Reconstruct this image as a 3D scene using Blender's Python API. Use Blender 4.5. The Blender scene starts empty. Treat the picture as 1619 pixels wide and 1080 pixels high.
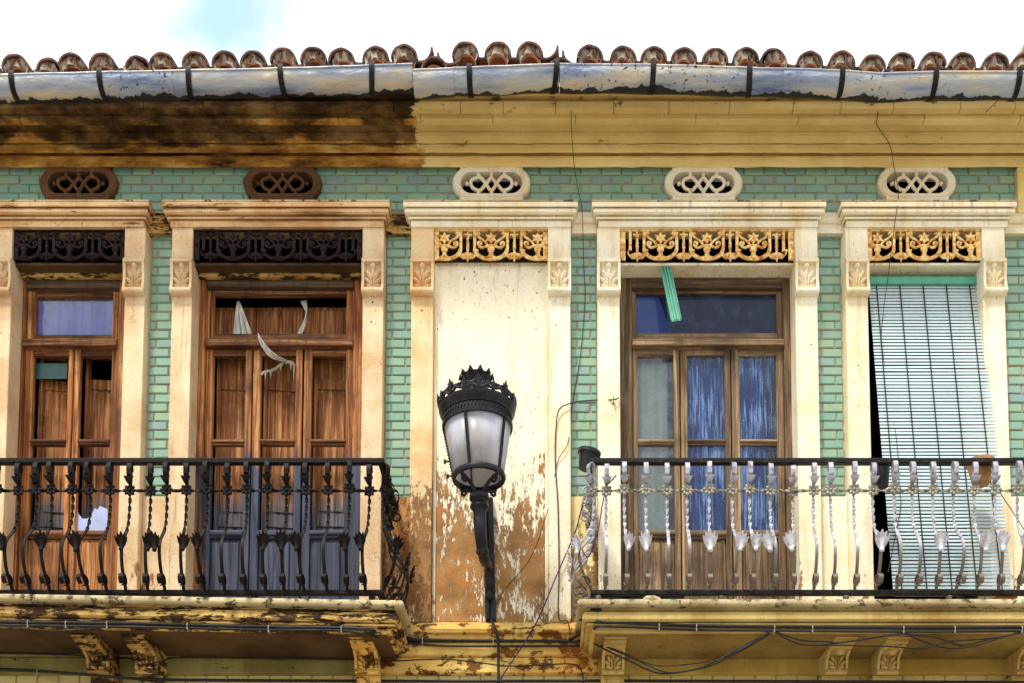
import bpy, math, random
from mathutils import Vector, Matrix
R = math.radians
random.seed(7)
S = bpy.context.scene
C = S.collection

# ------------------------------------------------------------------ camera
D = 7.5            # metres from the lens to the tiled wall plane (y = 0)
CAMZ = 1.6
F = 1700.0         # focal length in photo pixels (photo 1619 wide)
PITCH = R(4.0)
PPX, PPY = 860.0, 1491.0      # principal point in photo pixels (shift lens)
cam = bpy.data.cameras.new('camera')
cam.sensor_width = 36.0
cam.lens = F / 1619.0 * 36.0
cam.shift_x = (809.5 - PPX) / 1619.0
cam.shift_y = (PPY - 540.0) / 1619.0
cam.clip_start = 0.05
cam.clip_end = 3000
camo = bpy.data.objects.new('camera', cam)
C.objects.link(camo)
camo.location = (0, -D, CAMZ)
camo.rotation_euler = (R(90) + PITCH, 0, 0)
S.camera = camo

def ray(px, py, Y):
    a = (px - PPX) / F; b = (PPY - py) / F
    dy = math.cos(PITCH) - b * math.sin(PITCH)
    dz = math.sin(PITCH) + b * math.cos(PITCH)
    s = (Y + D) / dy
    return a * s, CAMZ + s * dz
def XX(px, py, Y): return ray(px, py, Y)[0]
def ZZ(py, Y): return ray(PPX, py, Y)[1]
def PP(px, py, Y):
    x, z = ray(px, py, Y); return Vector((x, Y, z))

# ------------------------------------------------------------------ world, sun, exposure
SUN_EL, SUN_AZ = R(60), R(-30)     # azimuth measured from -y (towards the street), negative = left
w = bpy.data.worlds.new('World'); S.world = w; w.use_nodes = True
nt = w.node_tree
bg = nt.nodes['Background']
sky = nt.nodes.new('ShaderNodeTexSky'); sky.sky_type = 'NISHITA'; sky.sun_disc = False
sky.sun_elevation = SUN_EL; sky.sun_rotation = R(180) + (-SUN_AZ) * -1
sky.air_density = 1.0; sky.dust_density = 2.0
tc = nt.nodes.new('ShaderNodeTexCoord')
mp = nt.nodes.new('ShaderNodeMapping'); mp.inputs['Scale'].default_value = (1, 1, 1.6)
mp.inputs['Location'].default_value = (0.18, 0.0, 0.35)
cn = nt.nodes.new('ShaderNodeTexNoise'); cn.inputs['Scale'].default_value = 3.2
cn.inputs['Detail'].default_value = 7; cn.inputs['Roughness'].default_value = .55
cr = nt.nodes.new('ShaderNodeMapRange'); cr.inputs[1].default_value = .24; cr.inputs[2].default_value = .34
cr.interpolation_type = 'SMOOTHSTEP'
mx = nt.nodes.new('ShaderNodeMix'); mx.data_type = 'RGBA'
nt.links.new(tc.outputs['Generated'], mp.inputs[0]); nt.links.new(mp.outputs[0], cn.inputs['Vector'])
nt.links.new(cn.outputs['Fac'], cr.inputs[0])
gap_dir = (PP(352, 8, 0) - camo.location).normalized()       # a thin place in the cloud
vd = nt.nodes.new('ShaderNodeVectorMath'); vd.operation = 'DISTANCE'; vd.inputs[1].default_value = gap_dir
nt.links.new(tc.outputs['Generated'], vd.inputs[0])
cn2 = nt.nodes.new('ShaderNodeTexNoise'); cn2.inputs['Scale'].default_value = 16; cn2.inputs['Detail'].default_value = 6
nt.links.new(tc.outputs['Generated'], cn2.inputs['Vector'])
def wm(op, a, b):
    q = nt.nodes.new('ShaderNodeMath'); q.operation = op
    for i, v in enumerate((a, b)):
        if hasattr(v, 'is_output'): nt.links.new(v, q.inputs[i])
        else: q.inputs[i].default_value = v
    return q.outputs[0]
dd = wm('ADD', vd.outputs['Value'], wm('MULTIPLY', wm('SUBTRACT', cn2.outputs['Fac'], .5), .12))
cr2 = nt.nodes.new('ShaderNodeMapRange'); cr2.interpolation_type = 'SMOOTHSTEP'; cr2.inputs[1].default_value = .012; cr2.inputs[2].default_value = .055; cr2.inputs[3].default_value = .3
nt.links.new(dd, cr2.inputs[0])
nt.links.new(wm('MINIMUM', cr.outputs[0], cr2.outputs[0]), mx.inputs[0])
mul = nt.nodes.new('ShaderNodeMix'); mul.data_type = 'RGBA'; mul.blend_type = 'MULTIPLY'; mul.inputs[0].default_value = 1
nt.links.new(sky.outputs[0], mul.inputs[6]); mul.inputs[7].default_value = (1.35, 1.85, 1.35, 1); nt.links.new(mul.outputs[2], mx.inputs[6]); mx.inputs[7].default_value = (4.5, 4.6, 4.7, 1)
nt.links.new(mx.outputs[2], bg.inputs[0]); bg.inputs[1].default_value = 0.10
sl = bpy.data.lights.new('sun', 'SUN'); sl.energy = 1.5; sl.angle = R(10); sl.color = (1, .95, .86)
so = bpy.data.objects.new('sun', sl); C.objects.link(so)
sd = Vector((math.sin(SUN_AZ) * math.cos(SUN_EL), -math.cos(SUN_AZ) * math.cos(SUN_EL), math.sin(SUN_EL)))
so.rotation_euler = sd.to_track_quat('Z', 'Y').to_euler(); so.location = (0, -4, 14)
S.view_settings.view_transform = 'Standard'; S.view_settings.look = 'None'
S.view_settings.gamma = 1.0; S.view_settings.use_curve_mapping = False
S.view_settings.exposure = 1.5
S.cycles.use_denoising = True
S.cycles.max_bounces = 6; S.cycles.transparent_max_bounces = 12

# ------------------------------------------------------------------ material helpers
def lin(r, g, b):
    f = lambda c: (c / 255 / 12.92) if c / 255 <= .04045 else ((c / 255 + .055) / 1.055) ** 2.4
    return (f(r), f(g), f(b), 1)
class G:
    def __init__(s, name):
        s.m = bpy.data.materials.new(name); s.m.use_nodes = True
        s.t = s.m.node_tree; s.b = s.t.nodes['Principled BSDF']
        s.out = s.t.nodes['Material Output']; s._pos = None
    def n(s, typ): return s.t.nodes.new(typ)
    def put(s, sock, v):
        if v is None: return
        if hasattr(v, 'is_output'): s.t.links.new(v, sock)
        elif isinstance(v, (tuple, list)) and len(v) == 3 and sock.type == 'RGBA': sock.default_value = (*v, 1)
        else: sock.default_value = v
    def pos(s, sc=None, loc=None, rnd=0):
        if s._pos is None: s._pos = s.n('ShaderNodeNewGeometry').outputs['Position']
        v = s._pos
        if rnd:
            oi = s.n('ShaderNodeObjectInfo'); a = s.n('ShaderNodeVectorMath'); a.operation = 'SCALE'
            k = s.n('ShaderNodeCombineXYZ')
            for i in range(3): s.t.links.new(oi.outputs['Random'], k.inputs[i])
            s.t.links.new(k.outputs[0], a.inputs[0]); a.inputs['Scale'].default_value = rnd
            b = s.n('ShaderNodeVectorMath'); s.t.links.new(v, b.inputs[0]); s.t.links.new(a.outputs[0], b.inputs[1]); v = b.outputs[0]
        if sc is None and loc is None: return v
        m = s.n('ShaderNodeMapping'); s.t.links.new(v, m.inputs[0])
        if sc: m.inputs['Scale'].default_value = sc
        if loc: m.inputs['Location'].default_value = loc
        return m.outputs[0]
    def xyz(s, i):
        q = s.n('ShaderNodeSeparateXYZ'); s.t.links.new(s.pos(), q.inputs[0]); return q.outputs[i]
    def noise(s, scale, detail=6, rough=.6, vec=None, dist=0):
        q = s.n('ShaderNodeTexNoise'); s.put(q.inputs['Vector'], vec if vec is not None else s.pos())
        q.inputs['Scale'].default_value = scale; q.inputs['Detail'].default_value = detail
        q.inputs['Roughness'].default_value = rough; q.inputs['Distortion'].default_value = dist
        return q.outputs['Fac']
    def step(s, v, lo, hi, smooth=True):
        q = s.n('ShaderNodeMapRange'); s.put(q.inputs[0], v); q.inputs[1].default_value = lo; q.inputs[2].default_value = hi
        if smooth: q.interpolation_type = 'SMOOTHSTEP'
        return q.outputs[0]
    def ramp(s, v, *stops):
        q = s.n('ShaderNodeValToRGB'); s.put(q.inputs[0], v); e = q.color_ramp.elements
        while len(e) < len(stops): e.new(.5)
        for k, (p, c) in zip(e, stops): k.position = p; k.color = c if len(c) == 4 else (*c, 1)
        return q.outputs[0]
    def mix(s, f, a, b, blend='MIX'):
        q = s.n('ShaderNodeMix'); q.data_type = 'RGBA'; q.blend_type = blend
        s.put(q.inputs[0], f); s.put(q.inputs[6], a); s.put(q.inputs[7], b); return q.outputs[2]
    def ma(s, op, a, b=None):
        q = s.n('ShaderNodeMath'); q.operation = op; s.put(q.inputs[0], a); s.put(q.inputs[1], b); return q.outputs[0]
    def rand(s): return s.n('ShaderNodeObjectInfo').outputs['Random']
    def bump(s, h, strength=.4, dist=.01):
        q = s.n('ShaderNodeBump'); q.inputs['Strength'].default_value = strength; q.inputs['Distance'].default_value = dist
        s.t.links.new(h, q.inputs['Height']); s.t.links.new(q.outputs[0], s.b.inputs['Normal'])
    def fin(s, col, rough=.8, metal=0, spec=.3):
        s.put(s.b.inputs['Base Color'], col); s.put(s.b.inputs['Roughness'], rough)
        s.put(s.b.inputs['Metallic'], metal); s.put(s.b.inputs['Specular IOR Level'], spec); return s.m

def plaster(name, base, stain, fleck, peel, peel_lo=None, peel_amt=.0, streak=.5, blot=.55, peel_scale=(9, 9, 4.2), flk=.66, dark=None, drop=1.0, sv=(9, 9, .8), grime=.55, damp=None):
    """weathered painted plaster; peel_lo = height at which the paint has mostly flaked off"""
    g = G(name)
    n1 = g.noise(2.1, 7, .62); n2 = g.noise(1.0, 7, .7, g.pos(sv))
    c = g.mix(g.ma('MULTIPLY', g.step(n1, .38, .68), blot), base, stain)
    c = g.mix(g.ma('MULTIPLY', g.step(n2, .48, .72), streak), c, dark or stain)
    gm = g.step(g.noise(1.0, 6, .68, g.pos((26, 26, 1.1), (2, 7, 0))), .56, .72); gm = g.ma('MULTIPLY', gm, g.step(g.noise(1.7, 4, .6, g.pos(loc=(1, 8, 4))), .4, .62))
    c = g.mix(g.ma('MULTIPLY', gm, grime), c, tuple(k * .55 for k in fleck[:3]))
    if damp:
        dmk = g.step(g.ma('ADD', g.xyz(2), g.ma('MULTIPLY', g.ma('SUBTRACT', g.noise(1.0, 6, .6, g.pos((2.4, 2.4, 1.2), (5, 5, 5))), .5), 1.3)), damp[0], damp[1])
        rem = g.ma('ADD', g.noise(1.0, 9, .75, g.pos((38, 38, 11), (1, 4, 2))), g.ma('MULTIPLY', g.ma('SUBTRACT', g.noise(1.0, 3, .5, g.pos((4, 4, 2.5), (7, 1, 3))), .5), .45))
        rem = g.ma('ADD', rem, g.ma('MULTIPLY', dmk, .22)); rem = g.step(rem, .56, .585)
        dc = g.mix(g.step(g.noise(3.1, 6, .65, g.pos(loc=(2, 2, 8))), .36, .64), damp[2], tuple(k * .5 for k in damp[2][:3]))
        dc = g.mix(g.ma('MULTIPLY', g.step(g.noise(2.2, 5, .6, g.pos(loc=(9, 2, 2))), .5, .66), .6), dc, damp[3])
        bare = g.ma('MULTIPLY', g.step(dmk, 1.0, .72), g.ma('SUBTRACT', 1, rem))
        c = g.mix(bare, c, dc)
    n3 = g.noise(1.0, 5, .7, g.pos((70, 70, 26)))
    big = g.step(g.noise(1.3, 4, .6, g.pos(loc=(3, 1, 5))), .42, .62)
    fm = g.ma('MULTIPLY', g.step(n3, flk, flk + .05), big)
    c = g.mix(g.ma('MULTIPLY', fm, .75), c, fleck)
    pn = g.noise(1.0, 11, .74, g.pos(peel_scale, (.7, 0, .3)))
    if peel_lo is not None:
        grad = g.ma('MULTIPLY', g.ma('SUBTRACT', peel_lo, g.xyz(2)), .38 * drop)
        grad = g.ma('MINIMUM', g.ma('MAXIMUM', grad, -.25), .13)
        pv = g.ma('ADD', g.ma('ADD', pn, grad), g.ma('MULTIPLY', g.ma('SUBTRACT', g.noise(1.0, 4, .6, g.pos((3.5, 3.5, 2), (6, 2, 9))), .5), .28))
    else: pv = pn
    pm = g.step(pv, .66 - peel_amt, .675 - peel_amt)
    pc = g.mix(g.step(g.noise(3.3, 6, .65), .35, .65), peel, tuple(k * .48 for k in peel[:3]))
    pc = g.mix(g.step(g.noise(14, 5, .7), .55, .75), pc, tuple(min(1, k * 1.7 + .08) for k in peel[:3]))
    c = g.mix(pm, c, pc)
    vo = g.n('ShaderNodeTexVoronoi'); vo.feature = 'DISTANCE_TO_EDGE'; vo.inputs['Scale'].default_value = 1.0
    wv = g.n('ShaderNodeVectorMath'); wn = g.n('ShaderNodeTexNoise'); wn.inputs['Scale'].default_value = 4; wn.inputs['Detail'].default_value = 6
    g.t.links.new(g.pos(), wn.inputs['Vector']); g.t.links.new(g.pos((1.3, 1.3, 2.2)), wv.inputs[0]); g.t.links.new(wn.outputs['Color'], wv.inputs[1]); g.t.links.new(wv.outputs[0], vo.inputs['Vector'])
    crk = g.ma('SUBTRACT', 1, g.step(vo.outputs['Distance'], .003, .008)); crk = g.ma('MULTIPLY', crk, g.step(g.noise(2.7, 3, .6, g.pos(loc=(8, 3, 1))), .57, .64))
    c = g.mix(g.ma('MULTIPLY', crk, .5), c, fleck)
    h = g.ma('SUBTRACT', g.ma('ADD', g.ma('MULTIPLY', g.noise(38, 6, .7), .4), g.ma('MULTIPLY', n1, .5)), g.ma('MULTIPLY', pm, .5))
    if damp: h = g.ma('SUBTRACT', h, g.ma('MULTIPLY', bare, .5))
    grit = g.noise(150, 3, .7); c = g.mix(g.ma('MULTIPLY', g.step(grit, .5, .72), .3), c, tuple(k * .8 for k in fleck[:3]))
    g.bump(h, .8, .016)
    return g.fin(c, .86, 0, .2)

M = {}
CREAM = lin(250, 242, 218); OCH = lin(228, 186, 92)
zC = ZZ(720, -.03)
M['cream'] = plaster('cream_plaster', CREAM, lin(238, 214, 162), lin(110, 86, 60), lin(182, 150, 102)[:3], ZZ(900, -.09), .035, .6, .7, dark=lin(214, 180, 124), flk=.62)
M['panel'] = plaster('flaking_cream_plaster', CREAM, lin(242, 222, 170), lin(130, 106, 78), lin(160, 112, 64)[:3], None, -.06, .4, .4, (24, 24, 7.5), dark=lin(206, 184, 146), drop=.95, flk=.6, damp=(ZZ(900, -.03), ZZ(655, -.03), lin(188, 140, 86), lin(190, 122, 60)))
M['flake'] = plaster('flaking_pale_plaster', lin(243, 225, 168), lin(230, 196, 120), lin(110, 86, 54), lin(178, 140, 84)[:3], ZZ(800, 0), .05, .5, .5, (18, 18, 10), damp=(ZZ(1010, 0), ZZ(760, 0), lin(190, 156, 100), lin(170, 136, 84)))
M['tan'] = plaster('tan_plaster', lin(232, 208, 170), lin(204, 164, 118), lin(84, 60, 40), lin(176, 124, 74)[:3], ZZ(900, -.09), .035, .75, .9, dark=lin(246, 230, 196), flk=.62)
M['tan_old'] = plaster('bare_tan_plaster', lin(206, 156, 96), lin(160, 106, 56), lin(90, 60, 34), lin(142, 98, 56)[:3], ZZ(800, 0), .05, .6, .8, (16, 16, 9), dark=lin(120, 86, 52), damp=(ZZ(900, 0), ZZ(740, 0), lin(160, 120, 78), lin(176, 122, 68)))
M['stone'] = plaster('string_course_plaster', lin(236, 204, 120), lin(206, 146, 62), lin(92, 66, 30), lin(140, 84, 30)[:3], None, .12, .5, .8, (7, 7, 11), .6)
M['slab_old'] = plaster('soot_stained_slab', lin(222, 186, 112), lin(150, 106, 52), lin(40, 28, 16), lin(74, 50, 26)[:3], None, .165, .6, .9, (5, 9, 22), .58, dark=lin(70, 46, 22))
M['slab'] = plaster('yellow_slab', lin(206, 182, 114), lin(166, 136, 72), lin(80, 60, 26), lin(110, 80, 36)[:3], None, .01, .5, .8, (4, 8, 18), .64, dark=lin(150, 108, 40))
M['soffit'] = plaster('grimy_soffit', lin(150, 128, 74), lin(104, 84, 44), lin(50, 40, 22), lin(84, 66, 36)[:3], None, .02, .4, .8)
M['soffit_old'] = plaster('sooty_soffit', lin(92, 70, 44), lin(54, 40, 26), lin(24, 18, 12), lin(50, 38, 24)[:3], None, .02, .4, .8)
M['lip'] = plaster('worn_slab_edge', lin(206, 190, 150), lin(150, 130, 94), lin(60, 48, 32), lin(112, 92, 62)[:3], None, .1, .5, .8, (9, 9, 12), .6)
M['band_old'] = plaster('sooty_olive_band', lin(150, 142, 84), lin(112, 100, 52), lin(50, 42, 22), lin(80, 66, 36)[:3], None, .03, .5, .8, (4, 4, 16))
M['band'] = plaster('olive_yellow_band', lin(196, 168, 84), lin(160, 128, 54), lin(80, 60, 24), lin(120, 90, 40)[:3], None, .0, .5, .7, (4, 4, 16))

M['lintel_old'] = plaster('grimy_lintel', lin(232, 196, 148), lin(196, 142, 88), lin(70, 46, 28), lin(140, 92, 50)[:3], None, .06, .95, .9, (3, 9, 16), .6, dark=lin(104, 66, 34), sv=(1.3, 8, 13))
def cornice_mat():
    g = G('cornice_paint'); x = g.xyz(0); z = g.xyz(2)
    n = g.noise(1.0, 7, .65, g.pos((2.2, 2.2, 4))); nb = g.noise(2.4, 6, .6)
    yel = g.mix(g.ma('MULTIPLY', g.step(n, .4, .68), .7), lin(250, 224, 154), lin(234, 198, 122))
    yel = g.mix(g.ma('MULTIPLY', g.step(nb, .5, .75), .6), yel, lin(204, 172, 108))
    top = g.step(g.ma('ADD', z, g.ma('MULTIPLY', g.noise(1.0, 5, .6, g.pos((2, 2, 8))), .25)), ZZ(215, -.2) + .02, ZZ(165, -.35) + .12)
    yel = g.mix(g.ma('MULTIPLY', top, .65), yel, lin(196, 164, 96))
    dr = g.step(g.noise(1.0, 5, .6, g.pos((11, 11, .9), (4, 0, 1))), .58, .72); yel = g.mix(g.ma('MULTIPLY', dr, .35), yel, lin(236, 218, 176))
    fl = g.step(g.noise(1.0, 8, .8, g.pos((8, 8, 12))), .6, .63); yel = g.mix(g.ma('MULTIPLY', fl, .55), yel, lin(214, 196, 150))
    blk = g.step(g.ma('ADD', g.noise(1.0, 8, .72, g.pos((5, 5, 9), (3, 3, 3))), g.ma('MULTIPLY', g.step(z, ZZ(200, -.3), ZZ(155, -.4)), .12)), .68, .74)
    yel = g.mix(g.ma('MULTIPLY', blk, .75), yel, lin(60, 46, 28))
    crack = g.step(g.noise(1.0, 6, .7, g.pos((6, 6, 30), (9, 2, 1))), .64, .68)
    yel = g.mix(g.ma('MULTIPLY', crack, top), yel, lin(52, 40, 22))
    s1 = g.noise(1.0, 8, .68, g.pos((2.8, 2.8, 6.5), (4, 0, 2)))
    soot = g.ramp(s1, (.32, lin(46, 28, 14)), (.42, lin(130, 88, 38)), (.54, lin(190, 138, 62)), (.68, lin(232, 194, 118)))
    bl = g.step(g.ma('ADD', z, g.ma('MULTIPLY', g.ma('SUBTRACT', g.noise(1.0, 6, .6, g.pos((1.6, 1.6, 6), (2, 1, 0))), .5), .22)), ZZ(216, -.2), ZZ(203, -.25))
    soot = g.mix(g.ma('MULTIPLY', bl, .86), soot, g.mix(g.step(s1, .45, .7), lin(16, 10, 7), lin(120, 88, 54)))
    drips = g.step(g.noise(1.0, 5, .6, g.pos((16, 16, 1.2), (1, 0, 7))), .69, .76)
    soot = g.mix(g.ma('MULTIPLY', drips, .6), soot, lin(214, 180, 130))
    xe = g.ma('ADD', x, g.ma('MULTIPLY', g.ma('SUBTRACT', g.noise(1.0, 8, .7, g.pos((3, 3, 12), (0, 0, 3))), .5), .42))
    m = g.step(xe, XX(660, 200, -.2) - .006, XX(660, 200, -.2) + .012)
    g.bump(g.ma('ADD', g.noise(30, 6, .7), n), .5, .012)
    return g.fin(g.mix(m, soot, yel), .85, 0, .2)
M['cornice'] = cornice_mat()

def tile_mat(name, a, b, c, d):
    g = G(name); r = g.rand()
    col = g.ramp(r, (0, a), (.35, b), (.7, c), (1, d))
    col = g.mix(g.ma('MULTIPLY', g.step(g.noise(9, 5, .6, g.pos(rnd=11)), .4, .7), .18), col, tuple(k * .6 for k in b[:3]))
    dirt = g.step(g.noise(1.0, 6, .7, g.pos((22, 22, 9))), .6, .75)
    col = g.mix(g.ma('MULTIPLY', dirt, .55), col, lin(112, 98, 72))
    col = g.mix(g.step(g.noise(60, 3, .6), .72, .74), col, lin(200, 180, 150))
    g.bump(g.noise(24, 3, .5, g.pos(rnd=7)), .12, .004)
    return g.fin(col, g.ma('ADD', .2, g.ma('MULTIPLY', g.noise(18, 4, .6), .25)), 0, .45)
M['tile'] = tile_mat('green_glazed_tile', lin(136, 172, 146), lin(128, 168, 152), lin(148, 178, 146), lin(132, 160, 158))
M['tile_low'] = tile_mat('yellow_glazed_tile', lin(188, 172, 104), lin(176, 156, 90), lin(200, 184, 120), lin(168, 150, 92))
def simple(name, col, rough=.8, metal=0, spec=.3, var=.35, sc=14, bump=.3):
    g = G(name); n = g.noise(sc, 6, .65)
    c = g.mix(g.ma('MULTIPLY', g.step(n, .35, .7), var), col, tuple(k * .45 for k in col[:3]))
    if bump: g.bump(g.noise(sc * 3, 5, .65), bump, .006)
    return g.fin(c, rough, metal, spec)
M['mortar'] = simple('tile_mortar', lin(206, 178, 146), .95)
M['core'] = simple('wall_plaster_plain', lin(206, 168, 104), .9)
M['room'] = simple('dark_room_wall', lin(58, 46, 38), .95)
M['black'] = simple('black_plastic', lin(26, 25, 30), .5, 0, .4, .3)
M['cable'] = simple('cable_rubber', lin(22, 19, 18), .6, 0, .4, .2, 30, 0)
M['wire'] = simple('thin_wire', lin(50, 40, 34), .6, 0, .3, .3, 30, 0)
M['string'] = simple('purple_string', lin(74, 56, 110), .9, 0, .2, .3, 60, 0)
M['clip'] = simple('cable_clip', lin(150, 146, 138), .6)

def iron_mat(name, base, rust, amt, rough, metal, low_shade=None, spec=.16):
    g = G(name); n = g.noise(22, 7, .7); n2 = g.noise(6, 5, .6)
    c = g.mix(g.ma('MULTIPLY', g.step(n, .45, .65), amt), base, rust)
    if low_shade is not None:
        k = g.step(g.ma('ADD', g.xyz(2), g.ma('MULTIPLY', n2, .25)), low_shade[0], low_shade[1])
        c = g.mix(k, low_shade[2], c)
    g.bump(g.noise(70, 5, .7), .4, .004)
    return g.fin(c, rough, metal, spec)
M['iron'] = iron_mat('black_iron', lin(15, 11, 11), lin(40, 22, 15), .5, .6, 0)
zr = ZZ(868, -.62)
M['silver'] = iron_mat('silver_painted_iron', lin(172, 172, 182), lin(86, 78, 78), .7, .5, .25, (zr + .02, zr + .16, lin(112, 102, 92)), .35)  # lower bellies painted darker, as the shade on their downturned side
M['leaf_silver'] = iron_mat('silver_leaf', lin(206, 206, 214), lin(130, 122, 122), .6, .5, .2, None, .35)
M['rail_dark'] = iron_mat('dark_rail', lin(24, 22, 22), lin(60, 56, 54), .5, .5, 0)
M['rosette'] = iron_mat('tarnished_rosette', lin(150, 146, 132), lin(84, 78, 60), .7, .5, .4)
def valance_rust():
    g = G('rusted_gilt_iron'); n = g.noise(30, 7, .75); n2 = g.noise(9, 5, .6)
    c = g.ramp(n, (.34, lin(150, 82, 30)), (.43, lin(216, 150, 70)), (.53, lin(246, 212, 138)), (.66, lin(252, 236, 190)))
    c = g.mix(g.ma('MULTIPLY', g.step(n2, .5, .7), .5), c, lin(186, 106, 40))
    g.bump(n, .5, .006)
    return g.fin(c, .75, 0, .25)
M['gilt'] = valance_rust()
M['val_dark'] = iron_mat('dark_rusted_iron', lin(30, 20, 22), lin(58, 36, 30), .6, .75, 0)
M['lamp_iron'] = iron_mat('lantern_iron', lin(16, 17, 24), lin(38, 40, 50), .6, .36, 0, None, .3)

def gutter_mat():
    g = G('galvanised_gutter'); n = g.noise(1.0, 6, .6, g.pos((1.6, 8, 8))); x = g.xyz(0)
    c = g.ramp(n, (.3, lin(92, 110, 150)), (.48, lin(164, 172, 184)), (.66, lin(204, 190, 162)))
    tongues = g.noise(1.0, 5, .55, g.pos((13, 3, 3))); big = g.noise(1.0, 3, .5, g.pos((2.2, 1, 1), (5, 0, 0)))
    # stain that has crept up from the belly of the gutter
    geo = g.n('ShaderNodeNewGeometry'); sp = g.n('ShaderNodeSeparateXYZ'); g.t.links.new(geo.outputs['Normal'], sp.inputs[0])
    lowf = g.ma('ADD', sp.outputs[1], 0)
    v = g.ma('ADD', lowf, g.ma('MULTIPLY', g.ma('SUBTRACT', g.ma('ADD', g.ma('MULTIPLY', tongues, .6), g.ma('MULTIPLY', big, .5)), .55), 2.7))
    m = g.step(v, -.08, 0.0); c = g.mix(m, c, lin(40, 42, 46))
    sp2 = g.step(g.noise(34, 4, .6), .6, .64); c = g.mix(g.ma('MULTIPLY', sp2, g.step(big, .45, .6)), c, lin(56, 46, 42))
    ru = g.step(g.noise(1.0, 5, .6, g.pos((7, 2, 2), (2, 5, 0))), .66, .76); c = g.mix(g.ma('MULTIPLY', ru, .6), c, lin(176, 128, 80))
    g.bump(g.noise(1.0, 4, .55, g.pos((7, 14, 14))), .55, .03)
    return g.fin(c, .48, .35, .4)
M['gutter'] = gutter_mat()

def clay():
    g = G('old_clay_tile'); r = g.rand(); n = g.noise(16, 6, .7)
    c = g.mix(g.step(n, .38, .64), g.ramp(r, (0, lin(132, 92, 74)), (.5, lin(150, 104, 80)), (1, lin(108, 84, 76))), lin(78, 68, 68))
    c = g.mix(g.step(g.noise(40, 5, .7), .58, .7), c, lin(168, 160, 144))
    g.bump(n, .5, .01); return g.fin(c, .9, 0, .2)
M['clay'] = clay()
M['clay_edge'] = simple('orange_clay_tile', lin(186, 120, 84), .9, 0, .2, .5, 22)
M['plug'] = plaster('roof_mortar', lin(198, 182, 162), lin(142, 120, 100), lin(46, 36, 32), lin(84, 66, 54)[:3], None, .06, .35, .8, (22, 22, 22), .55)

def wood(name, cols, axis='z', grey=None, gcol=None, rough=.72, rnd=5):
    g = G(name)
    sc = (58, 58, 2.0) if axis == 'z' else (2.0, 58, 58)
    v = g.pos(sc, rnd=0) if not rnd else None
    if v is None:
        pv = g.pos(rnd=rnd); m = g.n('ShaderNodeMapping'); g.t.links.new(pv, m.inputs[0]); m.inputs['Scale'].default_value = sc; v = m.outputs[0]
    n = g.noise(.55, 6, .6, v, 1.3); n2 = g.noise(2.6, 4, .6); fg = g.noise(3.2, 4, .6, v)
    c = g.ramp(n, (.27, cols[0]), (.4, cols[1]), (.53, cols[2]), (.68, cols[3]))
    c = g.mix(g.ma('MULTIPLY', g.step(fg, .54, .66), .65), c, cols[0])
    c = g.mix(g.ma('MULTIPLY', g.step(n2, .5, .7), .6), c, cols[0])
    c = g.mix(g.ma('MULTIPLY', g.step(g.noise(1.0, 4, .6, g.pos((20, 20, 1.1), (3, 1, 0))), .5, .66), .6), c, cols[1])
    c = g.mix(1.0, c, g.ramp(g.rand(), (0, (.62, .6, .58)), (.5, (1, .98, .96)), (1, (1.2, 1.18, 1.15))), 'MULTIPLY')
    if grey is not None:
        k = g.ma('ADD', g.xyz(2), g.ma('MULTIPLY', g.noise(1.0, 5, .7, g.pos((26, 26, 2.0))), .55))
        k = g.step(k, grey[0], grey[1])
        gc = g.ramp(n, (.32, lin(22, 22, 30)), (.5, gcol), (.72, tuple(min(1, q * 1.9) for q in gcol[:3])))
        if len(grey) > 2:      # bleached only to the right of a given x
            kx = g.step(g.ma('ADD', g.xyz(0), g.ma('MULTIPLY', n2, .2)), grey[2], grey[3])
            k = g.ma('MAXIMUM', k, g.ma('SUBTRACT', 1, kx))
        c = g.mix(k, gc, c)
    g.bump(n, .6, .006)
    return g.fin(c, rough, 0, .25)
OR = (lin(48, 24, 13), lin(122, 70, 36), lin(176, 116, 66), lin(218, 170, 114))
OD = (lin(34, 20, 13), lin(82, 48, 28), lin(126, 82, 50), lin(176, 132, 90))
GR = (lin(48, 36, 28), lin(98, 78, 58), lin(136, 112, 84), lin(178, 154, 118))
zg = ZZ(722, .1)
gb = (zg + .18, zg + .34, XX(320, 800, .1), XX(350, 800, .1))
M['wood_a'] = wood('orange_pine', OR); M['wood_ah'] = wood('orange_pine_rail', OD, 'x')
M['wood_b'] = wood('bleached_orange_pine', OR, 'z', gb, lin(62, 67, 84))
M['wood_bh'] = wood('bleached_orange_pine_rail', OD, 'x', gb, lin(62, 67, 84))
M['wood_s'] = wood('weathered_shutter_pine', OR, 'z', (zg - .1, zg + .12), lin(92, 90, 92))
M['wood_d'] = wood('grey_brown_pine', GR); M['wood_dh'] = wood('grey_brown_pine_rail', GR, 'x')
M['wood_head'] = wood('sooty_wood', (lin(40, 32, 26), lin(72, 56, 42), lin(96, 78, 58), lin(120, 100, 74)), 'x')

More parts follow.
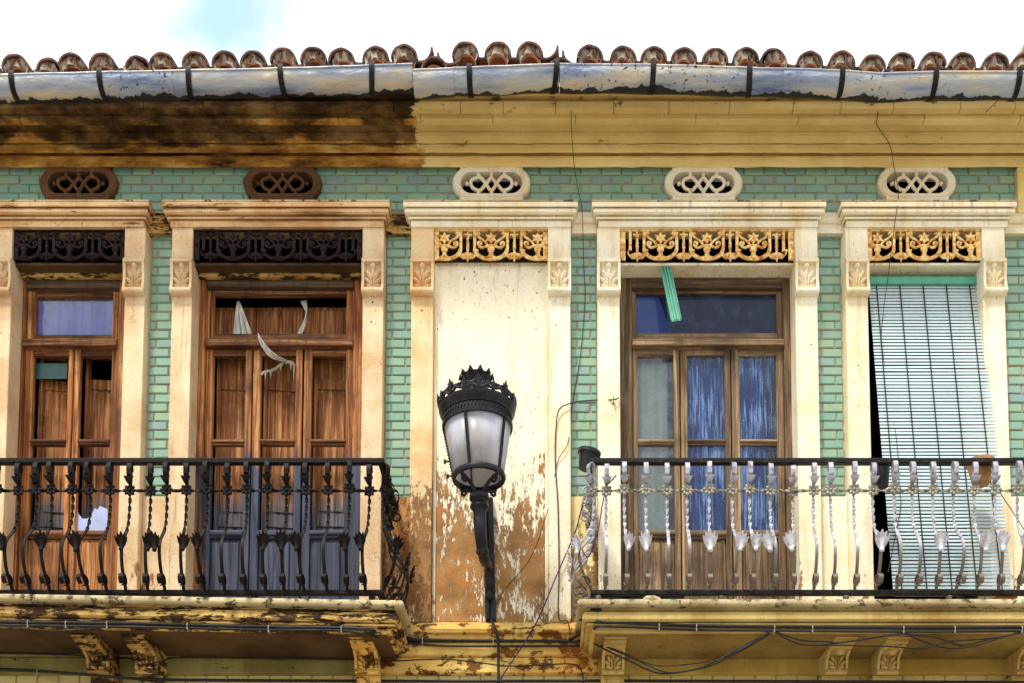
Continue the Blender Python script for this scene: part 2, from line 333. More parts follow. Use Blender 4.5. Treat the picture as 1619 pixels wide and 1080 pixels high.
def glass(name, tint, dirt, amt, refl=.5, streak=True, thr=(.45, .72)):
    g = G(name); t = g.t
    tr = g.n('ShaderNodeBsdfTransparent'); tr.inputs[0].default_value = tint
    gl = g.n('ShaderNodeBsdfGlossy'); gl.inputs['Roughness'].default_value = .04
    fr = g.n('ShaderNodeFresnel'); fr.inputs[0].default_value = 1.5
    bn = g.n('ShaderNodeBump'); bn.inputs['Strength'].default_value = .05; t.links.new(g.noise(3, 2), bn.inputs['Height'])
    t.links.new(bn.outputs[0], gl.inputs['Normal'])
    m1 = g.n('ShaderNodeMixShader'); t.links.new(g.ma('MULTIPLY', fr.outputs[0], refl), m1.inputs[0])
    t.links.new(tr.outputs[0], m1.inputs[1]); t.links.new(gl.outputs[0], m1.inputs[2])
    df = g.n('ShaderNodeBsdfDiffuse'); g.put(df.inputs[0], dirt)
    a = g.noise(1.0, 6, .7, g.pos((75, 75, 3.2) if streak else (9, 9, 9)))
    b = g.noise(70, 4, .7)
    if streak: a = g.ma('ADD', a, g.ma('MULTIPLY', g.ma('SUBTRACT', g.noise(1.0, 4, .6, g.pos((7, 7, 2.4), (3, 2, 6))), .55), .55))
    dm = g.ma('ADD', g.ma('MULTIPLY', g.step(a, *thr), amt), g.ma('MULTIPLY', g.step(b, .63, .68), .5))
    dm = g.ma('MINIMUM', g.ma('ADD', dm, .04), 1)
    m2 = g.n('ShaderNodeMixShader'); t.links.new(dm, m2.inputs[0]); t.links.new(m1.outputs[0], m2.inputs[1]); t.links.new(df.outputs[0], m2.inputs[2])
    t.links.new(m2.outputs[0], g.out.inputs[0]); return g.m
M['glass'] = glass('old_window_glass', (.92, .95, .97, 1), lin(150, 160, 176), .22, .8, False)
M['glass_dirty'] = glass('streaky_dirty_glass', (.8, .86, .95, 1), lin(124, 152, 200), .85, .6, True, (.44, .66))
M['glass_speck'] = glass('speckled_glass', (.6, .66, .8, 1), lin(120, 140, 190), .1, .45, False)
def cloth(name, a, b, sc=(16, 16, .6)):
    g = G(name); n = g.noise(1.0, 6, .6, g.pos(sc)); c = g.mix(g.step(n, .35, .65), a, b)
    g.bump(g.noise(200, 2), .15, .002); return g.fin(c, .95, 0, .1)
M['curtain_blue'] = cloth('violet_blue_curtain', lin(92, 96, 214), lin(150, 150, 232))
M['curtain_navy'] = cloth('blue_curtain', lin(24, 44, 110), lin(46, 78, 150))
M['reflected_pale'] = cloth('pale_reflected_facade', lin(196, 204, 196), lin(176, 182, 170))
M['rag'] = cloth('white_cloth', lin(226, 224, 218), lin(176, 172, 166), (30, 30, 4))
M['slat'] = simple('pale_blind_slat', lin(196, 216, 222), .55, 0, .35, .22, 5, .1)
M['green'] = simple('green_painted_metal', lin(92, 176, 148), .5, 0, .4, .35, 12, .1)
M['pot_paint'] = simple('painted_pot', lin(190, 140, 84), .7, 0, .3, .8, 9, .2)
M['rubble'] = simple('pale_rubble', lin(208, 190, 146), .95)
def frosted():
    g = G('frosted_lantern_glass'); n = g.noise(60, 3, .6); dn = g.step(g.noise(1.0, 5, .6, g.pos((9, 9, 3))), .4, .7)
    g.put(g.b.inputs['Base Color'], g.mix(dn, g.mix(n, lin(204, 210, 232), lin(236, 236, 240)), lin(186, 184, 178)))
    g.b.inputs['Roughness'].default_value = .35
    tr = g.n('ShaderNodeBsdfTranslucent'); tr.inputs[0].default_value = lin(240, 240, 246)
    m = g.n('ShaderNodeMixShader'); m.inputs[0].default_value = .45
    g.t.links.new(g.b.outputs[0], m.inputs[1]); g.t.links.new(tr.outputs[0], m.inputs[2]); g.t.links.new(m.outputs[0], g.out.inputs[0])
    g.bump(n, .3, .003); return g.m
M['frosted'] = frosted()
M['asphalt'] = simple('pale_street_paving', (.3, .275, .235, 1), .9, 0, .3, .25, 3)
M['paving'] = simple('paving', lin(150, 144, 134), .9, 0, .3, .4, 4)

# ------------------------------------------------------------------ mesh helpers
class MB:
    def __init__(s): s.v = []; s.f = []
    def add(s, vs, fs):
        o = len(s.v); s.v += [tuple(p) for p in vs]; s.f += [tuple(o + i for i in f) for f in fs]
    def box(s, x0, x1, y0, y1, z0, z1):
        if x0 > x1: x0, x1 = x1, x0
        if y0 > y1: y0, y1 = y1, y0
        if z0 > z1: z0, z1 = z1, z0
        s.add([(x, y, z) for z in (z0, z1) for y in (y0, y1) for x in (x0, x1)],
              [(0, 2, 3, 1), (4, 5, 7, 6), (0, 1, 5, 4), (2, 6, 7, 3), (0, 4, 6, 2), (1, 3, 7, 5)])
    def prism(s, prof, x0, x1):
        n = len(prof)
        s.add([(x0, y, z) for y, z in prof] + [(x1, y, z) for y, z in prof],
              [tuple(range(n))[::-1], tuple(range(n, 2 * n))] + [(i, (i + 1) % n, n + (i + 1) % n, n + i) for i in range(n)])
    def plate(s, poly, y0, y1):      # polygon in x,z extruded in y
        n = len(poly)
        s.add([(x, y0, z) for x, z in poly] + [(x, y1, z) for x, z in poly],
              [tuple(range(n)), tuple(range(n, 2 * n))[::-1]] + [(i, n + i, n + (i + 1) % n, (i + 1) % n) for i in range(n)])
    def ringwrap(s, x0, x1, base, prof, left=1, right=1, back=0.0):
        n = len(prof); vs = []
        for o, z in prof:
            a, b = x0 - o * left, x1 + o * right; y = -(base + o)
            vs += [(a, back, z), (a, y, z), (b, y, z), (b, back, z)]
        fs = [(0, 1, 2, 3), tuple(4 * (n - 1) + i for i in (3, 2, 1, 0))]
        for k in range(n - 1):
            for i in range(3): fs.append((4 * k + i, 4 * k + 4 + i, 4 * k + 5 + i, 4 * k + 1 + i))
        s.add(vs, fs)
    def tube(s, pts, r, seg=8, closed=False, flat=1.0):
        pts = [Vector(p) for p in pts]; n = len(pts); vs = []; fs = []; up = None
        for i, p in enumerate(pts):
            a = pts[(i - 1) % n] if (closed or i) else p; b = pts[(i + 1) % n] if (closed or i < n - 1) else p
            t = (b - a).normalized() if (b - a).length > 1e-9 else Vector((0, 0, 1))
            if up is None: up = Vector((0, 1, 0)) if abs(t.y) < .9 else Vector((1, 0, 0))
            u = (up - t * up.dot(t))
            u = u.normalized() if u.length > 1e-6 else t.orthogonal().normalized()
            q = t.cross(u); up = u
            rr = r[i] if isinstance(r, (list, tuple)) else r
            for k in range(seg):
                an = 2 * math.pi * k / seg
                vs.append(p + u * (math.cos(an) * rr * flat) + q * (math.sin(an) * rr))
        m = n if closed else n - 1
        for i in range(m):
            for k in range(seg):
                a = i * seg + k; b = i * seg + (k + 1) % seg; c = ((i + 1) % n) * seg
                fs.append((a, b, c + (k + 1) % seg, c + k))
        if not closed: fs += [tuple(range(seg))[::-1], tuple((n - 1) * seg + k for k in range(seg))]
        s.add(vs, fs)
    def bar(s, pts, w, t, twist=None, side=Vector((1, 0, 0))):   # rectangular section swept along a path
        pts = [Vector(p) for p in pts]; n = len(pts); vs = []; fs = []
        for i, p in enumerate(pts):
            d = (pts[min(i + 1, n - 1)] - pts[max(i - 1, 0)]).normalized()
            u = (side - d * side.dot(d)).normalized(); q = d.cross(u)
            if twist: 
                c, sn = math.cos(twist[i]), math.sin(twist[i]); u, q = u * c + q * sn, q * c - u * sn
            ww = w[i] if isinstance(w, (list, tuple)) else w
            for a, b in ((-1, -1), (1, -1), (1, 1), (-1, 1)): vs.append(p + u * (a * ww / 2) + q * (b * t / 2))
        for i in range(n - 1):
            for k in range(4): fs.append((4 * i + k, 4 * i + (k + 1) % 4, 4 * i + 4 + (k + 1) % 4, 4 * i + 4 + k))
        fs += [(3, 2, 1, 0), tuple(4 * (n - 1) + k for k in range(4))]
        s.add(vs, fs)
    def lathe(s, prof, c=(0, 0, 0), seg=24, a0=0, a1=2 * math.pi):
        full = abs(a1 - a0 - 2 * math.pi) < 1e-6; n = len(prof); cols = seg if full else seg + 1
        vs = []
        for k in range(cols):
            an = a0 + (a1 - a0) * k / seg
            for r, z in prof: vs.append((c[0] + r * math.cos(an), c[1] + r * math.sin(an), c[2] + z))
        fs = []
        for k in range(seg):
            a = k * n; b = ((k + 1) % cols) * n
            for i in range(n - 1): fs.append((a + i, b + i, b + i + 1, a + i + 1))
        s.add(vs, fs)
    def blob(s, c, r, ang=0, n=8, m=5):     # ellipsoid, rotated by ang in the x-z plane
        vs = []; fs = []; ca, sa = math.cos(ang), math.sin(ang)
        for i in range(m + 1):
            th = math.pi * i / m
            for k in range(n):
                ph = 2 * math.pi * k / n
                x = r[0] * math.sin(th) * math.cos(ph); y = r[1] * math.sin(th) * math.sin(ph); z = r[2] * math.cos(th)
                vs.append((c[0] + x * ca + z * sa, c[1] + y, c[2] - x * sa + z * ca))
        for i in range(m):
            for k in range(n):
                a = i * n + k; b = i * n + (k + 1) % n; fs.append((a, a + n, b + n, b))
        s.add(vs, fs)
    def mesh(s, name, mat, smooth=None):
        me = bpy.data.meshes.new(name); me.from_pydata(s.v, [], s.f); me.validate(); me.update()
        import bmesh
        bm = bmesh.new(); bm.from_mesh(me); bmesh.ops.recalc_face_normals(bm, faces=bm.faces); bm.to_mesh(me); bm.free()
        if smooth is not None:
            me.polygons.foreach_set('use_smooth', [True] * len(me.polygons)); me.set_sharp_from_angle(angle=R(smooth))
        me.materials.append(M[mat]); return me
    def build(s, name, mat, parent=None, bevel=0, smooth=None, loc=None):
        return ob(name, s.mesh(name, mat, smooth), parent, bevel, loc)
def ob(name, me, parent=None, bevel=0, loc=None, rotz=0):
    o = bpy.data.objects.new(name, me); C.objects.link(o)
    if parent is not None: o.parent = parent
    if loc is not None: o.location = loc
    o.rotation_euler[2] = rotz
    if bevel:
        b = o.modifiers.new('bevel', 'BEVEL'); b.width = bevel; b.segments = 2; b.limit_method = 'ANGLE'; b.angle_limit = R(40)
    return o
def bxs(name, mat, parent, bevel, boxes):
    o = None
    for b in boxes:
        m = MB(); m.box(*b); o = m.build(name, mat, parent, bevel)
    return o
def empty(name, loc=(0, 0, 0), parent=None):
    o = bpy.data.objects.new(name, None); C.objects.link(o); o.location = loc; o.empty_display_size = .1
    if parent is not None: o.parent = parent
    return o
def tag(o, label=None, cat=None, group=None, kind=None):
    if label: o['label'] = label
    if cat: o['category'] = cat
    if group: o['group'] = group
    if kind: o['kind'] = kind
    return o
def spline(pts, n=8):
    pts = [Vector(p) for p in pts]; out = []
    for i in range(len(pts) - 1):
        a = pts[max(i - 1, 0)]; b = pts[i]; c = pts[i + 1]; d = pts[min(i + 2, len(pts) - 1)]
        for k in range(n):
            t = k / n
            out.append(.5 * ((2 * b) + (c - a) * t + (2 * a - 5 * b + 4 * c - d) * t * t + (3 * b - a - 3 * c + d) * t ** 3))
    out.append(pts[-1]); return out
def palmette(mb, cx, y, cz, wd, h, dep):
    """carved leaf on a console front: a drooping bulb above paired petals"""
    mb.blob((cx, y, cz + h * .36), (wd * .17, dep, h * .13))
    mb.blob((cx, y + dep * .2, cz + h * .12), (wd * .1, dep * .9, h * .3))
    for sgn in (-1, 1):
        mb.blob((cx + sgn * wd * .2, y, cz + h * .04), (wd * .1, dep * .9, h * .2), sgn * .45)
        mb.blob((cx + sgn * wd * .26, y, cz - h * .16), (wd * .1, dep * .85, h * .19), sgn * .8)
        mb.blob((cx + sgn * wd * .2, y, cz - h * .33), (wd * .08, dep * .8, h * .16), sgn * 1.25)
        mb.blob((cx + sgn * wd * .075, y, cz - h * .12), (wd * .06, dep, h * .28), sgn * .12)

# ------------------------------------------------------------------ ground
XL, XR = -6.6, 6.4
g_ = MB(); g_.add([(-900, -900, 0), (900, -900, 0), (900, 900, 0), (-900, 900, 0)], [(0, 1, 2, 3)])
tag(g_.build('road', 'asphalt'), 'pale stone paved street in front of the old house', 'road', kind='structure')
g_ = MB(); g_.box(-40, 40, -1.6, .3, .002, .13)
tag(g_.build('pavement', 'paving', bevel=.01), 'raised pavement along the foot of the house', 'pavement', kind='structure')

# ------------------------------------------------------------------ the house
house = tag(empty('old_house'), 'old terraced house with green tiled front, iron balconies and peeling yellow plaster', 'house')
PIL = .09                    # how far pilasters stand proud
YF = .07                     # plane of the door frames
Z_FLOOR = ZZ(949, -.66)      # balcony floor
Z_OPEN = ZZ(361, -.05)       # top of openings, behind the lintels
Z_SOF = ZZ(414, -.07)        # soffit behind the valance
Z_FR0, Z_FR1 = ZZ(336, 0), ZZ(264, 0)      # tiled frieze
Z_TOP = ZZ(150, -.1) + .25
pil_px = {'A': ((-16, 17), (196, 228)), 'B': ((271, 303), (573, 606)), 'C': ((650, 685), (867, 902)),
          'D': ((945, 980), (1258, 1293)), 'E': ((1338, 1373), (1555, 1590))}
pil = {k: [(XX(a, 500, -PIL), XX(b, 500, -PIL)) for a, b in v] for k, v in pil_px.items()}
opening = {k: (pil[k][0][1], pil[k][1][0]) for k in pil}
vent_px = [125, 447, 777, 1112, 1449]
vents = [(XX(p, 290, -.03), ZZ(291, -.03)) for p in vent_px]
VW, VH = .285, .125          # outer half-size of a vent
VIW, VIH = .225, .083        # half-size of the hole

# masonry core with real openings and vent holes
mb = MB()
mb.box(XL, XR, 0.003, .35, 0, Z_FLOOR)
xs = [XL]
for k in 'ABDE': xs += [opening[k][0] - .012, opening[k][1] + .012]
xs.append(XR)
for i in range(0, len(xs), 2): mb.box(xs[i], xs[i + 1], 0.003, .35, Z_FLOOR, Z_OPEN)
vz0, vz1 = vents[0][1] - VIH - .02, vents[0][1] + VIH + .02
mb.box(XL, XR, 0.003, .35, Z_OPEN, vz0); mb.box(XL, XR, 0.003, .35, vz1, Z_TOP)
xs = [XL]
for vx, vz in vents: xs += [vx - VIW - .02, vx + VIW + .02]
xs.append(XR)
for i in range(0, len(xs), 2): mb.box(xs[i], xs[i + 1], 0.003, .35, vz0, vz1)
mb.build('wall', 'mortar', house)
mb = MB()
mb.box(XL, XR, .36, 3.2, Z_FLOOR - .1, Z_FLOOR); mb.box(XL, XR, .36, 3.2, Z_TOP, Z_TOP + .1); mb.box(XL, XR, 3.2, 3.3, Z_FLOOR - .1, Z_TOP + .1)
mb.box(XL - .1, XL, 0, 3.3, 0, Z_TOP + .1); mb.box(XR, XR + .1, 0, 3.3, 0, Z_TOP + .1)
for k in range(4):
    xm = (opening['ABCD'[k]][1] + opening['BCDE'[k]][0]) / 2; mb.box(xm - .05, xm + .05, .36, 3.2, Z_FLOOR, Z_TOP)
mb.build('room', 'room', house)

# dado plaster, below the tile columns
gaps = [(XL, pil['A'][0][0])] + [(pil['ABCD'[i]][1][1], pil['BCDE'[i]][0][0]) for i in range(4)] + [(pil['E'][1][1], XR)]
Z_DADO = ZZ(786, -.02)
for i, (a, b) in enumerate(gaps):
    m = MB(); m.box(a + .001, b - .001, -.03, .002, Z_FLOOR - .1, Z_DADO)
    m.build('dado_panel', ['tan', 'tan', 'tan_old', 'flake', 'cream', 'cream'][i], house, .006)
m = MB(); m.box(opening['C'][0], opening['C'][1], -.035, .002, ZZ(984, -.035), Z_SOF)
m.build('blind_panel', 'panel', house, .006)
# raised border round the blind panel
m = MB()
for a in (opening['C'][0] + .001, opening['C'][1] - .024): m.box(a, a + .023, -.05, -.034, ZZ(984, -.05), Z_SOF - .001)
m.build('panel_border', 'cream', house, .006)
# end pilaster right of the frieze
m = MB(); m.box(XX(1610, 290, -.06), XR, -.05, .002, ZZ(334, -.06), ZZ(262, -.06)); m.build('corner_strip', 'cornice', house, .005)
m = MB(); m.box(XL, XX(-80, 500, 0), -.05, .002, Z_DADO + .001, ZZ(262, -.06)); m.build('corner_strip', 'tan', house, .005)
m = MB(); m.box(XX(1665, 500, 0), XR, -.05, .002, Z_DADO + .001, ZZ(372, -.06)); m.build('corner_strip', 'cream', house, .005)

# ------------------------------------------------------------------ pilasters, consoles, lintels
def console_mesh(x0, x1, mat_leaf):
    m = MB(); z0, z1 = ZZ(466, -.12), ZZ(411, -.12); hh = z1 - z0
    prof = [(0.0, z1), (-.135, z1), (-.135, z1 - .02), (-.1, z1 - .024), (-.094, z1 - hh * .35), (-.094, z1 - hh * .6), (-.1, z0 + .06), (-.132, z0 + .05),
            (-.14, z0 + .035), (-.136, z0 + .018), (-.124, z0 + .008), (0, z0)]
    m.prism(prof, x0 - .003, x1 + .003)
    for a in (x0 - .003, x1 - .013): m.prism([(-.08, z1 - .02), (-.132, z1 - .02), (-.118, z1 - hh * .5), (-.13, z0 + .05), (-.08, z0 + .05)], a - .001, a + .017)
    palmette(m, (x0 + x1) / 2, -.098, (z0 + z1) / 2 + .014, (x1 - x0) * .92, hh * .84, .036)
    return m
for k in 'ABCDE':
    for j, (a, b) in enumerate(pil[k]):
        mat = 'tan' if k in 'AB' else 'cream'
        if k == 'C' and j == 0: mat = 'flakeleft'
        if mat == 'flakeleft':
            if 'flakeleft' not in M: M['flakeleft'] = plaster('tan_patched_plaster', lin(240, 216, 172), lin(222, 172, 112), lin(100, 70, 40), lin(150, 104, 58)[:3], ZZ(860, -.09), .05, .7, .85, (16, 16, 8), dark=lin(216, 160, 100), damp=(ZZ(880, -.09), ZZ(700, -.09), lin(164, 122, 78), lin(176, 122, 70)))
        m = MB(); zb = Z_FLOOR - .12 if k != 'C' else ZZ(984, -PIL)
        jb = ZZ(466, -PIL) if k != 'C' else ZZ(466, -PIL)
        m.box(a, b, -PIL, .3 if k != 'C' else 0, zb, Z_SOF)
        m.build('pilaster', mat, house, .007)
        m = MB(); z0, z1 = ZZ(409, -.11), ZZ(360, -.11)
        m.box(a - .002, b + .002, -.112, .3 if k != 'C' else 0, z0, z1); m.box(a - .006, b + .006, -.126, 0, z0 - .014, z0 - .001)
        m.build('capital_block', mat, house, .005)
        console_mesh(a, b, mat).build('console_bracket', mat, house, 0, 42)
lint_px = {'A': (-22, 229), 'B': (268, 608), 'C': (648, 904), 'D': (945, 1295), 'E': (1337, 1595)}
for k, (a, b) in lint_px.items():
    x0, x1 = XX(a, 340, -.13), XX(b, 340, -.13); m = MB()
    top, o = ZZ(318, -.165), .09
    lp = [(.08, 319), (.083, 320), (.083, 326), (.078, 327.2), (.05, 327.8), (.05, 329), (.066, 329.6), (.074, 332), (.073, 335), (.06, 339), (.042, 341), (.03, 341.6), (.03, 342.6), (.052, 343), (.052, 346), (.046, 346.6), (.02, 347.2), (.02, 348), (.034, 348.6), (.034, 358.6), (.028, 359.5)]
    prof = [(o_, ZZ(y_, -(.09 + o_))) for o_, y_ in lp]
    m.ringwrap(x0 + .04, x1 - .04, .09, prof)
    L = m.build('lintel', 'lintel_old' if k in 'AB' else 'cream', house, .003)
    m = MB(); zt = ZZ(319, -.165); m.box(x0 - .044, x1 + .044, -.174, 0, zt - .004, zt + .01); m.build('lead_cap', 'lip', L, .003)
# string course lengths between the lintels
lk = list(lint_px.values())
for i in range(5):
    a = XX(lk[i][1], 350, -.1) - .01
    b = XX(lk[i + 1][0], 350, -.1) + .01 if i < 4 else XR
    m = MB(); prof = [(.0, ZZ(333, -.02)), (.06, ZZ(339, -.06)), (.075, ZZ(343, -.075)), (.078, ZZ(347, -.078)), (.066, ZZ(352, -.066)), (.05, ZZ(354, -.05)), (.05, ZZ(369, -.05)), (.03, ZZ(371, -.03)), (0, ZZ(371, -.03))]
    m.prism([(-o, z) for o, z in prof], a, b)
    m.build('string_course', 'slab_old' if i < 2 else 'cream', house, 0, 35)

# ------------------------------------------------------------------ glazed wall tiles
TW, TH = .1500, .0690
GRT = .0075
def tile_mesh(wd, ht):
    m = MB(); i = .006; t = .0085
    x, z = wd / 2, ht / 2
    m.add([(-x, 0, -z), (x, 0, -z), (x, 0, z), (-x, 0, z), (-x, -.003, -z), (x, -.003, -z), (x, -.003, z), (-x, -.003, z),
           (-x + i, -t, -z + i), (x - i, -t, -z + i), (x - i, -t, z - i), (-x + i, -t, z - i)],
          [(0, 1, 5, 4), (1, 2, 6, 5), (2, 3, 7, 6), (3, 0, 4, 7), (4, 5, 9, 8), (5, 6, 10, 9), (6, 7, 11, 10), (7, 4, 8, 11), (8, 9, 10, 11)])
    return m
full_tile = tile_mesh(TW - GRT, TH - GRT).mesh('tile', 'tile')
cut_cache = {}
frieze = empty('tile_frieze', (0, 0, 0), house)
offcut = MB(); n_tiles = 0
def stad_half(z, zc, hw, hh):
    d = abs(z - zc)
    if d >= hh: return None
    return hw - hh + math.sqrt(hh * hh - d * d)
def put_tile(parent, a, b, z0, z1):
    global n_tiles
    wd = b - a; ht = z1 - z0
    if wd < .018 or ht < .015: return
    cx, cz = (a + b) / 2, (z0 + z1) / 2
    if wd < TW * .42 or ht < TH * .6:
        t = tile_mesh(wd - GRT, ht - GRT); offcut.add([(x + cx, y, z + cz) for x, y, z in t.v], t.f); return
    if abs(wd - TW) < .002 and abs(ht - TH) < .002: me = full_tile
    else:
        key = (round(wd, 3), round(ht, 3))
        if key not in cut_cache: cut_cache[key] = tile_mesh(wd - GRT, ht - GRT).mesh('tile', 'tile')
        me = cut_cache[key]
    o = ob('tile', me, parent, 0, (cx + random.gauss(0, .0012), random.uniform(-.0025, .0005), cz + random.gauss(0, .001)))
    o.rotation_euler = (random.gauss(0, .014), random.gauss(0, .009), random.gauss(0, .012)); n_tiles += 1
xa, xb = XX(-75, 290, 0), XX(1608, 290, 0)
row = 0; z = Z_FR1
lint_x = [(XX(a, 322, -.16), XX(b, 322, -.16)) for a, b in lk]
zl = ZZ(322, 0)
while z > ZZ(337, 0):
    z0 = max(z - TH, ZZ(337, 0)); zc = (z + z0) / 2
    x = xa - (TW * .5 if row % 2 else 0) - .03
    while x < xb:
        segs = [(max(x, xa), min(x + TW, xb))]
        for vx, vz in vents:
            hs = [h for h in (stad_half(q, vz, VW - .025, VH - .012) for q in (z, z0, zc)) if h is not None]
            if hs or (abs(zc - vz) < VH): 
                h = max(hs) if hs else .15
                ns = []
                for a, b in segs:
                    if b <= vx - h or a >= vx + h: ns.append((a, b))
                    else:
                        if a < vx - h: ns.append((a, vx - h))
                        if b > vx + h: ns.append((vx + h, b))
                segs = ns
        if z0 < zl - .05:      # behind the lintels nothing shows
            segs = [(a, b) for a, b in segs if not any(a > l0 + .02 and b < l1 - .02 for l0, l1 in lint_x)]
        for a, b in segs: put_tile(frieze, a, b, z0, z)
        x += TW
    z -= TH; row += 1
cols = [(-60, -16), (228, 271), (606, 650), (902, 945), (1293, 1338), (1590, 1664)]
for ci, (pa, pb) in enumerate(cols):
    a0 = XX(pa, 560, -PIL); b0 = XX(pb, 560, -PIL)
    col = empty('tile_column', (0, 0, 0), house)
    z = ZZ(366, 0); row = ci
    while z > Z_DADO + .015:
        z0 = max(z - TH, Z_DADO + .002)
        sp = a0 + (.05 if row % 2 else .148)
        if ci in (0,): sp += .02
        segs = [(a0, sp)] + [(sp + i * TW, min(sp + (i + 1) * TW, b0)) for i in range(4) if sp + i * TW < b0]
        for a, b in segs: put_tile(col, a, min(b, b0), z0, z)
        z -= TH; row += 1
tag(offcut.build('tile_offcuts', 'tile', house), kind='stuff')

# ------------------------------------------------------------------ vents
def vent(vx, vz, mat):
    m = MB(); N = 40
    def stad(hw, hh, i):
        a = 2 * math.pi * i / N; return (math.copysign(hw - hh, math.cos(a)) + hh * math.cos(a), hh * math.sin(a)) if abs(math.cos(a)) > 1e-6 else (0, hh * math.sin(a))
    rings = [(VW, VH, 0), (VW, VH, -.04), (VW - .012, VH - .012, -.052), (VIW + .012, VIH + .01, -.052), (VIW, VIH, -.044), (VIW, VIH, .05)]
    vs = []; fs = []
    for hw, hh, y in rings:
        for i in range(N): p = stad(hw, hh, i); vs.append((vx + p[0], y, vz + p[1]))
    for r_ in range(len(rings) - 1):
        for i in range(N): fs.append((r_ * N + i, r_ * N + (i + 1) % N, (r_ + 1) * N + (i + 1) % N, (r_ + 1) * N + i))
    m.add(vs, fs)
    wl = VW * .8
    m.box(vx - wl, vx + wl, -.047, 0, ZZ(319, -.04), vz - VIH - .014)     # plinth down to the lintel
    m.box(vx - wl, vx + wl, -.047, 0, vz + VIH + .014, ZZ(261, -.04))
    v = m.build('vent', mat, house, 0, 35)
    k = MB(); s = VIH; y = -.03
    pts = [(0, .62), (.55, -.1), (1.0, -.6), (1.42, -.52), (1.72, -.28), (1.82, 0), (1.72, .28), (1.42, .52), (1.0, .6), (.55, .1), (0, -.62), (-.55, .1), (-1, .6), (-1.42, .52), (-1.72, .28), (-1.82, 0), (-1.72, -.28), (-1.42, -.52), (-1, -.6), (-.55, -.1)]
    pth = spline([(vx + a * s, y - (.008 if i in (5, 6, 7, 8, 9, 14, 15) else 0), vz + b * s) for i, (a, b) in enumerate(pts + pts[:1])], 5)[:-1]
    k.tube(pth, .0125, 6, True)
    for a, b in ((-1.15, .85), (0, .85), (1.15, .85), (-1.15, -.85), (0, -.85), (1.15, -.85), (-2.15, 0), (2.15, 0)):
        k.blob((vx + a * s, y, vz + b * s), (.015, .018, .015))
    k.build('lattice', mat, v, 0, 50)
M['vent_dark'] = plaster('sooty_brown_plaster', lin(104, 70, 44), lin(70, 46, 28), lin(200, 170, 130), lin(216, 190, 150)[:3], None, -.02, .5, .8, (16, 16, 16))
for i, (vx, vz) in enumerate(vents): vent(vx, vz, 'vent_dark' if i < 2 else 'cream' if i > 2 else 'cream')

# ------------------------------------------------------------------ cornice, in lengths of moulding
prof = [(0, 264), (.055, 264.5), (.062, 262.5), (.062, 247.5), (.058, 246.6), (.03, 246), (.03, 242.6), (.085, 242), (.105, 241.3), (.108, 240), (.108, 230), (.112, 228.6), (.1, 228.2), (.1, 227.2), (.125, 226.6), (.14, 222), (.165, 215), (.19, 211), (.196, 209.6), (.19, 208.8), (.28, 194), (.30, 193), (.303, 191.5), (.318, 190),
        (.32, 178), (.315, 176.5), (.308, 176), (.308, 175), (.36, 174), (.37, 172), (.375, 159), (.37, 158), (.36, 157), (.43, 149), (.44, 143)]
pz = [(-o, ZZ(y, -o)) for o, y in prof]
pz.append((0, pz[-1][1]))
edges = [XL, -4.2, XX(200, 200, -.2), XX(450, 200, -.2), XX(661, 200, -.2), XX(960, 200, -.2), XX(1250, 200, -.2), XX(1480, 200, -.2), XR]
for i in range(len(edges) - 1):
    m = MB(); j = .0
    n = 14; a, b = edges[i], edges[i + 1]
    vs = []; N = len(pz)
    for s_ in range(n + 1):
        x = a + (b - a) * s_ / n
        for q, (y, z) in enumerate(pz):
            wob = 0 if q in (0, N - 1) else 1
            vs.append((x, y + wob * random.gauss(0, .0013), z + wob * random.gauss(0, .0012)))
    fs = [(s_ * N + q, s_ * N + q + 1, (s_ + 1) * N + q + 1, (s_ + 1) * N + q) for s_ in range(n) for q in range(N - 1)]
    fs += [tuple(range(N)), tuple(n * N + q for q in range(N))]
    m.add(vs, fs)
    m.build('cornice', 'cornice', house, 0, 24)
# weathered courses of blocks on the upper cornice
for oy, ya, yb, lo, hi in ((.383, 159.5, 172, .3, .55), (.328, 178.5, 189.5, .5, .9)):
    xx_ = XL
    while xx_ < XR:
        wl = random.uniform(lo, hi); m = MB()
        m.box(xx_ + .0015, min(xx_ + wl, XR) - .0015, -oy - random.uniform(0, .006), -oy + .05, ZZ(yb, -oy) + random.uniform(0, .002), ZZ(ya, -oy) - random.uniform(0, .002))
        o = m.build('cornice_block', 'cornice', house, .005); xx_ += wl
# flat brick slabs that carry the eaves
eave_x = XL; YE = -.44
ze = pz[-2][1]
brk = []
while eave_x < XR:
    wl = random.uniform(.26, .4)
    m = MB(); m.box(eave_x + .003, min(eave_x + wl, XR) - .003, -.47 + random.uniform(-.006, .006), 0, ze + .001, ze + .035)
    m.build('eave_brick', 'cornice', house, .004); eave_x += wl

